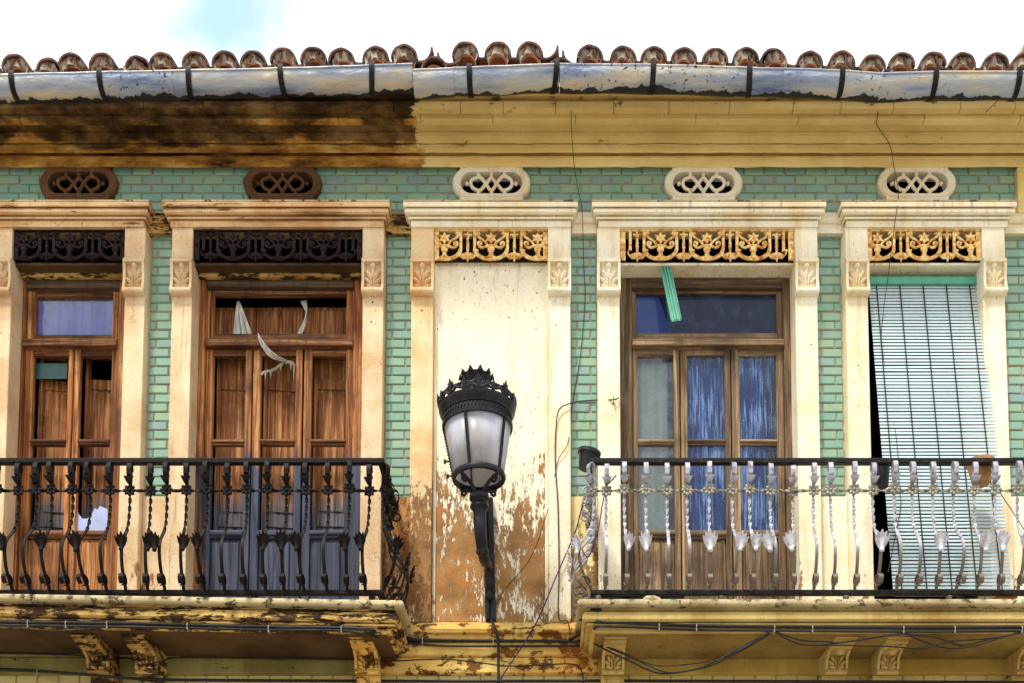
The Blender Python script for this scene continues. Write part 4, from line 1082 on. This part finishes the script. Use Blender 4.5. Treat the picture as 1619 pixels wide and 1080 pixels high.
# rags in the broken transom
m = MB(); yy = .2
for i in range(6):
    t = i / 5; top = PP(375.5 + t * 2, 476, yy); bot = PP(372 + t * 24, 530, yy - .02 * (i % 2))
    mid = (top + bot) / 2 + Vector((.004 * (t - .5), -.01 * (i % 2), 0))
    m.bar([top, mid, bot], [.012, .02, .028], .002)
tag(m.build('cloth_rag', 'rag', None, 0, 60), 'white gathered cloth fanning down inside the broken transom', 'rag')
m = MB(); pts = spline([PP(480, 476, yy), PP(484, 490, yy), PP(483, 505, yy), PP(478, 518, yy), PP(473, 531, yy)], 8)
m.bar(pts, [.05 - .03 * math.sin(math.pi * i / (len(pts) - 1)) for i in range(len(pts))], .008, [i * .12 for i in range(len(pts))])
tag(m.build('cloth_rag', 'rag', None, 0, 60), 'twisted white cloth hanging inside the broken transom', 'rag')
m = MB(); pts = spline([PP(408, 530, .06), PP(413, 541, .02), PP(424, 556, .02), PP(438, 566, .05), PP(452, 571, .1)], 8)
m.bar(pts, [.03 + .02 * math.sin(math.pi * i / (len(pts) - 1)) for i in range(len(pts))], .003, [.5 + i * .02 for i in range(len(pts))], Vector((.4, -.2, .9)).normalized())
tag(m.build('hanging_strap', 'rag', None, 0, 60), 'white plastic strap drooping over the transom bar of the orange door', 'strap')
m = MB()
rg = random.Random(21)
up_ = [(413, 588), (420, 585), (428, 584), (436, 580), (444, 574), (452, 570), (460, 570), (465, 573)]
lo_ = []
for x_, y_ in up_[::-1]:
    lo_ += [(x_ + 1.5, y_ + rg.uniform(3, 6)), (x_ - .5, y_ + rg.choice((5, 7, 10, 16, 26, 34)) * rg.uniform(.8, 1.1)), (x_ - 2, y_ + rg.uniform(3, 5))]
m.plate([(XX(a_, b_, .1), ZZ(b_, .1)) for a_, b_ in up_ + lo_], .1, .102)
M['shred'] = cloth('grey_shreds', lin(150, 148, 130), lin(110, 106, 92), (30, 30, 4))
tag(m.build('torn_rag', 'shred', None, 0, 60), 'tattered grey shreds hanging in the middle leaf of the orange door', 'rag')

# ------------------------------------------------------------------ railings
YR = -.60
zt = ZZ(735, YR); zb = ZZ(933, YR); HR = zt - zb
def bal_path():
    key = [(0, 1.0), (0, .86), (0, .79), (0, .7), (.004, .6), (.02, .5), (.06, .42), (.105, .355), (.13, .29), (.13, .22), (.11, .14), (.07, .06), (.035, .02), (.02, -.012)]
    return spline([(0, -o, f * HR) for o, f in key], 5)
def make_baluster(mat, ros, leafmat):
    m = MB(); p = bal_path(); n = len(p)
    tw = []; a = 0
    for i, q in enumerate(p):
        f = q.z / HR
        if .44 < f < .76: a += 6.9 * math.pi * abs(p[i].z - p[i - 1].z) / HR / .32 * .72
        tw.append(a)
    # resample for a smooth twist
    dense = []; dtw = []
    for i in range(n - 1):
        for k in range(3): dense.append(p[i].lerp(p[i + 1], k / 3)); dtw.append(tw[i] + (tw[i + 1] - tw[i]) * k / 3)
    dense.append(p[-1]); dtw.append(tw[-1])
    w_ = [.021 if .43 < q.z / HR < .77 else .020 for q in dense]
    m.bar(dense, w_, .008, dtw)
    # curls: top hook, foot scroll
    top = [(0, -.026 + .026 * math.cos(t), HR - .045 + .045 * math.sin(t)) for t in [math.pi * i / 8 for i in range(9)]]
    m.bar(top, .03, .006)
    m.bar([(0, -.052, HR - .045), (0, -.048, HR - .08), (0, -.03, HR - .1), (0, -.012, HR - .1)], .03, .006)
    cup = [(0, -.012, HR * .84), (0, -.03, HR * .845), (0, -.045, HR * .865), (0, -.05, HR * .885)]
    m.bar(cup, [.016, .03, .05, .066], .006)
    sc = [(0, -.085 - .045 * math.cos(t), .036 + .034 * math.sin(t)) for t in [-1.2 + 2 * math.pi * .9 * i / 14 for i in range(15)]]
    m.bar(sc, .03, .006)
    bar = m.mesh('baluster', mat, 30)
    r_ = MB(); zc = .79 * HR
    for k in range(8):
        a = 2 * math.pi * k / 8; r_.blob((math.sin(a) * .026, -.016, zc + math.cos(a) * .026), (.0125, .007, .017), a)
    r_.blob((0, -.02, zc), (.012, .01, .012)); ros_me = r_.mesh('rosette', ros, 60)
    l_ = MB(); zl, ol = .3 * HR, .145
    for sgn_a, ln, wd in ((-.62, .07, .024), (-.5, .098, .03), (-.24, .12, .032), (.24, .12, .032), (.5, .098, .03), (.62, .07, .024), (0, .13, .036)):
        pts = []
        for i in range(6):
            t = i / 5; pts.append((math.sin(sgn_a) * ln * t * (.75 + .35 * t), -ol - .012 - .05 * t * t + .02 * t - abs(sgn_a) * -.01, zl - .045 + math.cos(sgn_a * .8) * ln * t))
        l_.bar(pts, [wd * q for q in (.6, .95, 1.1, 1.05, .85, .2)], .004)
    l_.blob((0, -ol - .012, zl - .05), (.02, .016, .018))
    leaf_me = l_.mesh('leaf', leafmat, 50)
    return bar, ros_me, leaf_me
def rail_set(name, label, mats, xs, leafs, corner_x, side, x_far, top_mat, skew):
    bar, ros, leaf = make_baluster(*mats)
    root = empty(name, (corner_x, YR, zb)); tag(root, label, 'railing', 'iron balcony railings')
    inv = Vector((corner_x, YR, zb))
    L = lambda x, y, z: Vector((x, y, z)) - inv
    def bx(nm, x0, x1, y0, y1, z0, z1, mt):
        m = MB(); m.box(x0 - inv.x, x1 - inv.x, y0 - inv.y, y1 - inv.y, z0 - inv.z, z1 - inv.z); return m.build(nm, mt, root, .004)
    a, b = min(corner_x, x_far), max(corner_x, x_far)
    bx('top_rail', a - .02, b + .02, YR - .026, YR + .02, zt + .002, zt + .036, top_mat)
    bx('bottom_rail', a - .02, b + .02, YR - .02, YR + .02, zb - .036, zb - .004, top_mat)
    bx('top_rail', corner_x - .022, corner_x + .022, YR + .022, -.03, zt + .002, zt + .036, top_mat)
    bx('bottom_rail', corner_x - .02, corner_x + .02, YR + .022, -.03, zb - .036, zb - .004, top_mat)
    def put(x, y, rz, lf):
        o = ob('baluster', bar, root, 0, L(x, y, zb), rz)
        q = ob('rosette', ros, o)
        if lf:
            k_ = random.uniform(.78, .92); q = ob('leaf', leaf, o, 0, (0, -.145 * (1 - k_), .3 * HR * (1 - k_) - .006)); q.scale = (k_ * random.uniform(.85, 1.05), k_, k_); q.rotation_euler[1] = random.gauss(0, .07)
        o.rotation_euler[0] = random.gauss(0, .016); o.rotation_euler[1] = random.gauss(0, .011); o.rotation_euler[2] += random.gauss(0, .09); o.location.x += random.gauss(0, .004)
    for x, lf in zip(xs, leafs): put(x, YR, 0, lf)
    put(corner_x - side * .0, YR, side * R(45), True)
    for k in range(4): put(corner_x, YR + .12 + k * .115, side * R(90), k % 2 == 0)
    # twisted rod threaded behind the rosettes
    m = MB(); zr_ = .79 * HR; n = int((b - a) / .009)
    pts = [(a - inv.x + (b - a) * i / n, -.002, zr_) for i in range(n + 1)]
    m.bar(pts, .02, .007, [i * .35 for i in range(n + 1)], Vector((0, 0, 1)))
    n2 = 60; pts = [(0, .03 + .53 * i / n2, zr_) for i in range(n2 + 1)]
    m.bar(pts, .02, .007, [i * .35 for i in range(n2 + 1)], Vector((0, 0, 1)))
    m.build('twisted_rod', mats[1] if mats[0] != 'iron' else 'iron', root, 0, 25)
    # scrolls along the side
    for q in range(4):
        for cz_, rr_ in ((HR - .13, .028), (-.05, .03)):
            m = MB(); m.tube([(rr_ * math.cos(t), 0, rr_ * math.sin(t)) for t in [2 * math.pi * i / 14 for i in range(14)]], .006, 6, True)
            m.build('scroll', mats[0], root, 0, 50, (side * .035, .09 + q * .13, cz_))
    return root, inv
lx = [-287, -256, -225, -193, -162, -130, -97, -65, -34, -2, 28, 57, 88, 117, 147, 177, 207, 238, 269, 298, 329, 361, 392, 424, 454, 486, 520, 551, 582]
ll = [1, 0, 1, 1, 0, 1, 0, 1, 1, 1, 1, 0, 1, 0, 1, 0, 1, 1, 1, 1, 1, 0, 0, 1, 1, 1, 0, 1, 1]
rl, invL = rail_set('balcony_railing', 'black wrought iron railing before the orange wooden doors', ('iron', 'iron', 'iron'), [XX(p, 740, YR) for p in lx], ll, XX(603, 740, YR), 1, XX(-300, 740, YR), 'iron', 0)
rx_ = [956, 989, 1021, 1054, 1087, 1120, 1152.5, 1184, 1217, 1250, 1281, 1313, 1346, 1379, 1410, 1442, 1474, 1506, 1538, 1571, 1602, 1634, 1666, 1698, 1730, 1762, 1794, 1826, 1858, 1890]
rlv = [0, 1, 1, 0, 0, 1, 1, 1, 1, 1, 0, 0, 0, 1, 0, 0, 1, 0, 1, 1, 1, 0, 1, 1, 0, 1, 0, 1, 1, 0]
rr, invR = rail_set('balcony_railing', 'silver painted iron railing with dark handrail before the grey brown door', ('silver', 'rosette', 'leaf_silver'), [XX(p, 740, YR) for p in rx_], rlv, XX(938, 740, YR), -1, XX(1905, 740, YR), 'rail_dark', 0)
for root, inv, pxs, mt in ((rl, invL, (-100, 55, 213, 402, 588), 'iron'), (rr, invR, (946, 1140, 1337, 1500, 1690), 'silver')):
    for px in pxs:
        m = MB(); x = XX(px, 943, YR) - inv.x; r0 = .021
        m.lathe([(.0, .0), (.008, 0), (.02, -.008), (r0, -.018), (r0 * .8, -.034), (.006, -.042), (.006, -(zb - .036 - Z_FLOOR) - .004), (0, -(zb - .036 - Z_FLOOR) - .004)], (x, -.004, -.036), 14)
        m.build('ball_foot', mt, root, 0, 50)
m = MB(); m.box(-.02, .05, -.012, .012, -.16, -.038); m.build('corner_plate', 'rail_dark', rr)

# ------------------------------------------------------------------ lantern
YL = -.62
lx0, lz = XX(757, 755, YL), 0
U = (XX(800, 755, YL) - XX(700, 755, YL)) / 100     # metres per photo pixel there
zG0, zG1 = ZZ(756, YL), ZZ(677, YL)                 # glass bottom, top (ring centres)
lan = empty('wall_lantern', (lx0, YL, zG0)); lan.rotation_euler[1] = R(-1.6); tag(lan, 'black iron street lantern with crown and frosted glass on a wall bracket', 'lantern')
r0, r1 = 39 * U, 53 * U; hg = zG1 - zG0
for k in range(5):
    a = math.pi / 2 * 3 + R(-17) + k * math.pi * .4
    m = MB(); m.lathe([(r0, 0), (r1, hg)], (0, 0, 0), 8, a + .02, a + math.pi * .4 - .02)
    o = m.build('glass_pane', 'frosted', lan, 0, 60); q = o.modifiers.new('solid', 'SOLIDIFY'); q.thickness = .004
    m = MB(); ca, sa = math.cos(a), math.sin(a)
    m.bar([(ca * (r0 + .003), sa * (r0 + .003), 0), (ca * (r1 + .003), sa * (r1 + .003), hg)], .018, .014, None, Vector((-sa, ca, 0)))
    for q in range(16):
        t = (q + .5) / 16; rr_ = r0 + (r1 - r0) * t + .01; m.blob((ca * rr_, sa * rr_, hg * t), (.006, .006, .006), 0, 5, 3)
    m.build('rib', 'lamp_iron', lan)
m = MB(); m.lathe([(r0 - .012, -.012), (r0 + .012, -.014), (r0 + .016, .0), (r0 + .012, .018), (r0 - .004, .02), (r0 - .012, -.012)], (0, 0, 0), 40)
for q in range(48):
    a = 2 * math.pi * q / 48; m.blob((math.cos(a) * (r0 + .014), math.sin(a) * (r0 + .014), .002), (.004, .004, .008), 0, 5, 3)
m.build('lower_ring', 'lamp_iron', lan, 0, 45)
hr = ZZ(640, YL) - ZZ(677, YL)
m = MB()
m.lathe([(r1 - .012, hg - .008), (r1 + .012, hg - .008), (r1 + .014, hg + .012), (r1 + .004, hg + .018), (r1 + .004, hg + .06), (r1 + .012, hg + .064), (r1 + .016, hg + .08), (r1 + .03, hg + .1), (r1 + .034, hg + .125), (r1 + .02, hg + .135), (r1 - .03, hg + .14), (r1 - .04, hg + .12), (r1 - .012, hg - .008)], (0, 0, 0), 48)
for q in range(60):
    a = 2 * math.pi * q / 60; m.blob((math.cos(a) * (r1 + .006), math.sin(a) * (r1 + .006), hg + .04), (.005, .005, .018), 0, 5, 3)
m.build('upper_ring', 'lamp_iron', lan, 0, 45)
m = MB(); zc_ = hg + .13; rc = r1 + .026
for q in range(16):
    a = 2 * math.pi * q / 16 + .1; tall = .92 if q % 2 == 0 else .62
    tv = Vector((-math.sin(a), math.cos(a), 0)); rv = Vector((math.cos(a), math.sin(a), 0))
    b0 = rv * rc + Vector((0, 0, zc_))
    for s in (-1, 1):
        m.tube([b0 + tv * (s * (.012 + .026 * math.sin(t))) + Vector((0, 0, .028 + .026 * tall * -math.cos(t))) for t in [math.pi * i / 8 for i in range(9)]], .0075, 6)
        c = b0 + tv * (s * .036) + Vector((0, 0, .03)); m.tube([c + tv * (.014 * math.cos(t)) + Vector((0, 0, .014 * math.sin(t))) for t in [2 * math.pi * i / 8 for i in range(9)]], .0065, 6)
    m.tube([b0, b0 + rv * .004 + Vector((0, 0, .055 * tall)), b0 + rv * .012 + Vector((0, 0, .105 * tall))], [.012, .017, .002], 6)
    for s in (-1, 1): m.tube([b0 + Vector((0, 0, .05 * tall)), b0 + tv * (s * .024) + rv * .008 + Vector((0, 0, .075 * tall))], [.01, .003], 6)
m.build('crown_cresting', 'lamp_iron', lan, 0, 50)
m = MB(); hd = hg + .13
m.lathe([(r1 - .01, hd - .01), (r1 * .8, hd + .03), (r1 * .5, hd + .06), (r1 * .34, hd + .07), (r1 * .31, hd + .15), (r1 * .35, hd + .155), (r1 * .37, hd + .17), (r1 * .32, hd + .18), (0.0, hd + .18)], (0, 0, 0), 36)
m.build('cap_dome', 'lamp_iron', lan, 0, 45)
m = MB(); rc2 = r1 * .36; zc2 = hd + .165
m.lathe([(rc2, 0), (rc2 + .022, .05), (rc2 + .016, .052), (rc2 - .006, .002), (rc2, 0)], (0, 0, zc2), 30)
for q in range(10):
    a = 2 * math.pi * q / 10; rv = Vector((math.cos(a), math.sin(a), 0)); b0 = rv * (rc2 + .02) + Vector((0, 0, zc2 + .046))
    m.tube([b0, b0 + rv * .01 + Vector((0, 0, .034))], [.022, .002], 4)
    m.tube([rv * rc2 + Vector((0, 0, zc2 - .004)), rv * (rc2 + .024) + Vector((0, 0, zc2 + .05))], .007, 5)
m.build('small_crown', 'lamp_iron', lan, 0, 45)
zN = ZZ(783, YL) - zG0
m = MB()
for k in range(4):
    a = R(-40) + k * math.pi / 2; rv = Vector((math.cos(a), math.sin(a), 0)); Zv = Vector((0, 0, 1))
    m.tube(spline([rv * r0 - Zv * .005, rv * (r0 * .95) + Zv * (zN * .28), rv * (r0 * .62) + Zv * (zN * .42), rv * (r0 * .36) + Zv * (zN * .7), rv * .03 + Zv * zN], 5), .0125, 7)
    c = rv * (r0 * .84) + Zv * (zN * .42); m.tube([c + rv * (.022 * math.cos(t)) + Zv * (.022 * math.sin(t)) for t in [2 * math.pi * i / 9 for i in range(10)]], .009, 6)
m.build('cradle_arms', 'lamp_iron', lan, 0, 55)
m = MB(); zE = ZZ(822, YL) - zG0
m.lathe([(0, zN + .015), (.05, zN + .01), (.066, zN - .005), (.066, zN - .03), (.05, zN - .04), (.045, zN - .05), (.06, zN - .065), (.064, zN - .085), (.05, zN - .1), (.042, zN - .11), (.04, zE), (0, zE)], (0, 0, 0), 24)
m.build('neck', 'lamp_iron', lan, 0, 45)
wx = XX(771, 880, -.07) - lx0; wy = -.075 - YL
m = MB()
pa = spline([(0, 0, zE + .01), (0, .0, zE - .06), (.004, .03, zE - .13), (.012, .1, zE - .19), (.02, .2, zE - .2), (wx * .8, .34, zE - .15), (wx, wy - .02, zE - .1)], 6)
m.tube(pa, [.042 - .012 * i / (len(pa) - 1) for i in range(len(pa))], 12)
m.blob((.01, .07, zE - .185), (.046, .05, .036))
m.tube(spline([(wx, wy - .02, zE - .06), (wx, wy - .07, zE - .14), (wx, wy - .05, zE - .25), (wx, wy - .02, zE - .34)], 5), [.02, .03, .024, .012] * 4, 8)
m.build('bracket_arm', 'lamp_iron', lan, 0, 50)
m = MB(); z_t, z_b = ZZ(792, -.07) - zG0, ZZ(981, -.07) - zG0
m.box(wx - .034, wx - .006, wy - .025, wy + .038, z_b, z_t); m.box(wx + .004, wx + .04, wy - .012, wy + .038, z_b, z_t + .02)
m.box(wx - .008, wx + .006, wy + .0, wy + .038, z_b, z_t)
m.build('wall_plate', 'lamp_iron', lan, .004)
m = MB()
for zz in (hg * .35, .02):
    rq = r0 + (r1 - r0) * max(zz, 0) / hg; m.tube([(-rq + .004, 0, zz), (-rq - .03, 0, zz), (-rq - .032, 0, zz), (-rq - .045, 0, zz)], [.007, .007, .016, .016], 8)
m.build('latch', 'lamp_iron', lan)

# ------------------------------------------------------------------ roller blind
yb0, yb1 = .03, -.40
pt0, pt1 = PP(1373, 452, yb0), PP(1548, 452, yb0); pb0, pb1 = PP(1413, 944, yb1), PP(1602, 944, yb1)
bl = empty('roller_blind', (0, yb0, 0)); bl.location = (0, 0, 0)
tag(bl, 'pale slatted roller blind with green top rail, hanging slanted over the balcony', 'blind')
m = MB(); z1_ = ZZ(438, yb0 - .02); m.box(pt0.x - .0, pt1.x + .01, yb0 - .03, yb0 + .04, pt0.z - .004, z1_); m.build('top_rail', 'green', bl, .006)
ns = 92
bx0, bx1 = pt0.x + .004, pt1.x + .002
ln = (pt0.z - pb0.z) / ns
wv_ = pb1.x - pb0.x
for i in range(ns):
    t = (i + .5) / ns
    a = pt0.lerp(pb0, t); b = pt1.lerp(pb1, t); hh = ln * .33
    m = MB(); m.box(-(b.x - a.x) / 2, (b.x - a.x) / 2, -.003, .003, -hh, hh)
    o = m.build('slat', 'slat', bl, .002, None, ((a.x + b.x) / 2, a.y, a.z)); o.rotation_euler = (math.atan2(yb0 - yb1, pt0.z - pb0.z) * -1 + random.gauss(0, .05) + .12 * math.sin(i * .23), random.gauss(0, .002), random.gauss(0, .002))
for f in (.07, .28, .49, .7, .91):
    m = MB(); p = []
    for i in range(0, ns + 1):
        t = i / ns; a = pt0.lerp(pb0, t); b = pt1.lerp(pb1, t); q = a.lerp(b, f); p.append((q.x, q.y - .009, q.z))
    m.tube(p, .0045, 5); m.build('cord', 'cable', bl)

# ------------------------------------------------------------------ loose green channel
m = MB(); a, b = PP(1052, 424, -.04), PP(1069, 508, -.12); u = (b - a).normalized()
side = Vector((1, 0, .1)); side = (side - u * side.dot(u)).normalized()
m.bar([a, b], .07, .004, None, side)
nv = u.cross(side).normalized()
if nv.y > 0: nv = -nv
for s in (-1, -.25, .3, 1): 
    off = side * (.035 * s) + nv * .009; m.bar([a + off, b + off], .005 if abs(s) == 1 else .007, .02, None, side)
tag(m.build('metal_strip', 'green', None, .001), 'bent green metal channel hanging loose in front of the dark top window', 'metal strip')

# ------------------------------------------------------------------ pots and rubble
def pot(name, c, rt, rb, h, mat, label, rim=.012, tilt=(0, 0), group=None):
    m = MB(); m.lathe([(0, 0), (rb, 0), (rt, h - rim * 2), (rt + rim * .7, h - rim * 2), (rt + rim * .7, h), (rt - .004, h), (rb - .006, .02), (0, .02)], (0, 0, 0), 28)
    o = m.build(name, mat, None, 0, 40, c); o.rotation_euler = (tilt[0], tilt[1], 0)
    return tag(o, label, 'flower pot', group)
cxr = invR.x
pot('flower_pot', (cxr - .045, YR + .13, zt + .036), .07, .05, .125, 'black', 'black plastic flower pot tilted on the side handrail of the silver railing', tilt=(.1, .22))
pot('flower_pot', (XX(1394, 752, -.5), -.5, ZZ(770, -.5)), .055, .042, .17, 'black', 'black pot hanging inside the handrail beside the slanted blind')
pt = pot('flower_pot', (XX(1551, 765, -.5), -.5, ZZ(766, -.5)), .085, .055, .16, 'pot_paint', 'painted orange and olive pot hung inside the silver railing before the blind')
for px, r, lb in ((966, .1, 'wide black pot on the balcony floor at the corner of the silver railing'), (1012, .1, 'wide black pot between the corner pot and the pale stone lump'), (1062, .08, 'smaller black pot on the floor beside the pale stone lump')):
    pot('flower_pot', (XX(px, 940, -.42), -.40, Z_FLOOR), r, r * .75, .13, 'black', lb)
pot('flower_pot', (XX(1527, 940, -.46), -.48, Z_FLOOR), .06, .05, .1, 'black', 'small black pot on the balcony floor below the slanted blind')
pot('flower_pot', (XX(1584, 940, -.46), -.49, Z_FLOOR), .075, .055, .1, 'pot_paint', 'brown clay pot on the balcony floor below the slanted blind')
m = MB(); c = PP(1031, 944, -.63); rnd = random.Random(3); 
m.blob((0, 0, 0), (.06, .035, .022), .05, 10, 7); m.v = [(x + rnd.uniform(-.006, .006), y + rnd.uniform(-.006, .006), z + rnd.uniform(-.004, .004)) for x, y, z in m.v]
o = m.build('stone_lump', 'rubble', None, 0, 50, (c.x, -.63, Z_FLOOR + .016)); tag(o, 'pale broken stone lump lying on the balcony edge beneath the silver railing', 'stone')

# ------------------------------------------------------------------ cables and wires
def cable(name, pts, r, mat, label, cat='cable', group=None, n=8, clips=()):
    p = spline([PP(*q) for q in pts], n); base = p[0]
    root = None
    m = MB(); m.tube([q - base for q in p], r, 6); o = m.build(name, mat, None, 0, 60, base)
    tag(o, label, cat, group)
    for px, py, Y in clips:
        m = MB(); c = PP(px, py, Y) - base; m.tube([c + Vector((0, .012 * math.cos(t) - .004, .016 * math.sin(t))) for t in [2 * math.pi * i / 8 for i in range(9)]], .004, 5); m.box(c.x - .004, c.x + .004, c.y - .012, c.y + .03, c.z - .03, c.z - .012)
        m.build('cable_clip', 'clip', o)
    return o
YS = -.605
cable('cable', [(-120, 982, YS), (0, 983.5, YS), (200, 986, YS), (420, 991, YS), (540, 993, YS), (585, 996, YS - .01), (605, 1004, -.4), (625, 1010, -.12), (760, 1013, -.11), (925, 1014, -.11)], .011, 'cable', 'thick black cable clipped under the sooty balcony edge and along the plaster wall', clips=((45, 985, YS), (105, 986, YS), (170, 987, YS), (297, 989, YS), (425, 993, YS), (540, 994, YS), (668, 1012, -.11), (780, 1014, -.11)))
cable('cable', [(-120, 987, YS), (0, 988.5, YS), (210, 991.5, YS), (420, 996, YS), (540, 997, YS), (583, 1004, YS), (610, 1012, -.35), (640, 1016, -.1), (700, 1021, -.1), (800, 1022, -.1), (925, 1021, -.1)], .008, 'cable', 'thin black cable running just below the thick one on the sooty balcony')
cable('cable', [(0, 989, YS), (60, 996, YS), (110, 997, YS), (170, 991, YS), (230, 988, YS)], .005, 'wire', 'reddish loose wire sagging below the sooty balcony edge')
cable('cable', [(900, 1012, -.11), (928, 996, -.4), (942, 984, YS), (965, 984.5, YS), (1100, 989.5, YS), (1250, 991, YS), (1450, 993, YS), (1619, 992, YS), (1740, 993, YS)], .011, 'cable', 'thick black cable clipped along the yellow balcony edge', clips=((1042, 990, YS), (1101, 991, YS), (1224, 993, YS), (1284, 993, YS), (1428, 994, YS), (1509, 994, YS), (1615, 994, YS)))
cable('cable', [(928, 1018, -.12), (938, 1000, -.5), (945, 991, YS), (985, 991, YS), (1100, 996, YS), (1225, 997, YS), (1430, 999, YS), (1619, 998, YS), (1740, 999, YS)], .008, 'cable', 'second black cable under the thick one on the yellow balcony')
GD = 'drooping cables under the yellow balcony'
cable('cable', [(930, 1012, -.3), (955, 1026, -.45), (995, 1045, -.5), (1040, 1064, -.55), (1085, 1061, -.57), (1130, 1050, -.58), (1180, 1022, YS), (1222, 996, YS)], .006, 'cable', 'lowest drooping black cable looped beneath the yellow balcony beside the lantern bay')
cable('cable', [(940, 1018, -.3), (980, 1030, -.45), (1020, 1050, -.5), (1055, 1063, -.55), (1100, 1058, -.57), (1150, 1036, -.58), (1215, 999, YS)], .005, 'cable', 'middle drooping cable of the loop beneath the yellow balcony')
cable('cable', [(950, 1020, -.3), (990, 1036, -.45), (1030, 1051, -.5), (1062, 1052, -.55), (1120, 1046, -.57), (1170, 1030, -.58), (1220, 1001, YS)], .004, 'cable', 'shallowest drooping cable of the loop beneath the yellow balcony')
for i, (pts, lb) in enumerate((([(1222, 997, YS), (1250, 1013, YS), (1280, 1020, YS), (1340, 1015, YS), (1428, 1001, YS)], 'slack cable swag from the first knot to the second on the yellow balcony'),
    ([(1224, 998, YS), (1265, 1012, YS), (1300, 1014, YS), (1330, 1016, YS), (1380, 1008, YS), (1428, 1002, YS)], 'crossing cable swag above the paired yellow brackets'),
    ([(1430, 1001, YS), (1470, 1018, YS), (1505, 1025, YS), (1545, 1020, YS), (1618, 997, YS)], 'deep cable swag beyond the paired yellow brackets'),
    ([(1430, 1002, YS), (1480, 1008, YS), (1520, 1020, YS), (1560, 1012, YS), (1618, 999, YS)], 'wavy cable swag beyond the paired yellow brackets'),
    ([(1300, 1020, YS), (1400, 1022, YS), (1460, 1025, YS), (1500, 1014, YS), (1560, 1010, YS), (1618, 1000, YS)], 'long thin cable crossing below both yellow brackets'))):
    cable('cable', pts, .0048, 'cable', lb)
cable('cable', [(-60, 1032, -.1), (0, 1033, -.1), (120, 1036, -.1), (146, 1043, -.24), (178, 1043, -.24), (200, 1040, -.12), (222, 1047, -.24), (255, 1046, -.24), (275, 1040, -.1), (340, 1040, -.1), (560, 1043, -.1), (620, 1045, -.12), (700, 1042, -.09), (760, 1048, -.09), (800, 1053, -.09), (850, 1052, -.09), (905, 1050, -.09), (920, 1062, -.09), (922, 1085, -.09)], .0055, 'cable', 'black cable draped over the leaf carved brackets under the sooty balcony')
cable('cable', [(-60, 1056, -.1), (0, 1058, -.1), (60, 1061, -.1), (130, 1066, -.26), (200, 1072, -.26), (270, 1075, -.14), (400, 1076, -.1), (620, 1077, -.1), (780, 1077, -.1), (950, 1076.5, -.1), (1100, 1077, -.25), (1619, 1079, -.25)], .011, 'cable', 'lowest thick black cable along the foot of the plaster band', clips=((60, 1062, -.11),))
cable('cable', [(775, 978, -.06), (782, 992, -.13), (787, 1012, -.13), (788, 1040, -.1), (788, 1090, -.09)], .011, 'cable', 'black cable dropping from the foot of the lantern bracket')
cable('wire', [(903, 158, -.38), (903, 190, -.34), (904, 215, -.24), (908, 262, -.09), (914, 300, -.02), (919, 322, -.09), (921, 345, -.1), (923, 420, -.02), (925, 470, -.02), (918, 560, -.02), (905, 640, -.02), (898, 700, -.1), (882, 730, -.1), (868, 800, -.07), (840, 880, -.07), (800, 930, -.07), (781, 962, -.07)], .0026, 'wire', 'long thin wire trailing down the tile column past the lantern', 'wire')
cable('wire', [(978, 629, -.1), (970, 632, -.11), (935, 633, -.02), (905, 637, -.1), (884, 648, -.11), (879, 680, -.1), (878, 730, -.1), (882, 800, -.1), (884, 900, -.1), (883, 975, -.1), (897, 982, -.13), (902, 1005, -.13)], .0042, 'wire', 'dark wire crossing the tiles and dropping down the cream pilaster', 'wire', clips=((970, 631, -.11),))
cable('wire', [(1387, 158, -.385), (1388, 180, -.35), (1386, 196, -.3), (1396, 212, -.21), (1408, 232, -.13), (1413, 262, -.08), (1420, 300, -.06), (1419, 325, -.17), (1416, 345, -.16), (1405, 430, -.1), (1396, 500, -.03), (1394, 540, -.06), (1405, 620, -.12), (1418, 700, -.2), (1422, 770, -.27), (1424, 800, -.3), (1415, 850, -.34), (1404, 905, -.4)], .0026, 'wire', 'thin wire hanging from the cornice across the slanted blind', 'wire')
cable('wire', [(1625, 118, -.66), (1600, 138, -.6), (1558, 178, -.38)], .0026, 'wire', 'short thin wire crossing from the gutter to the yellow cornice', 'wire')
cable('wire', [(1566, 752, -.5), (1585, 785, -.45), (1605, 815, -.3), (1640, 870, -.1)], .0028, 'wire', 'dark stay wire from the painted pot to the wall', 'wire')
cable('string', [(974, 752, -.63), (962, 765, -.64)], .005, 'string', 'short blue string knotted round the silver railing', 'string')
cable('string', [(922, 795, -.4), (915, 822, -.25), (908, 845, -.13), (880, 910, -.12), (845, 990, -.15), (790, 1075, -.13)], .0045, 'string', 'taut purple string slanting down from the silver railing', 'string')
cable('string', [(906, 848, -.14), (916, 860, -.3), (930, 880, -.6), (945, 840, -.66), (952, 800, -.64), (956, 780, -.63)], .0042, 'string', 'loose purple string tangled in the end of the silver railing', 'string')
print('tiles', n_tiles, 'objects', len(S.objects))
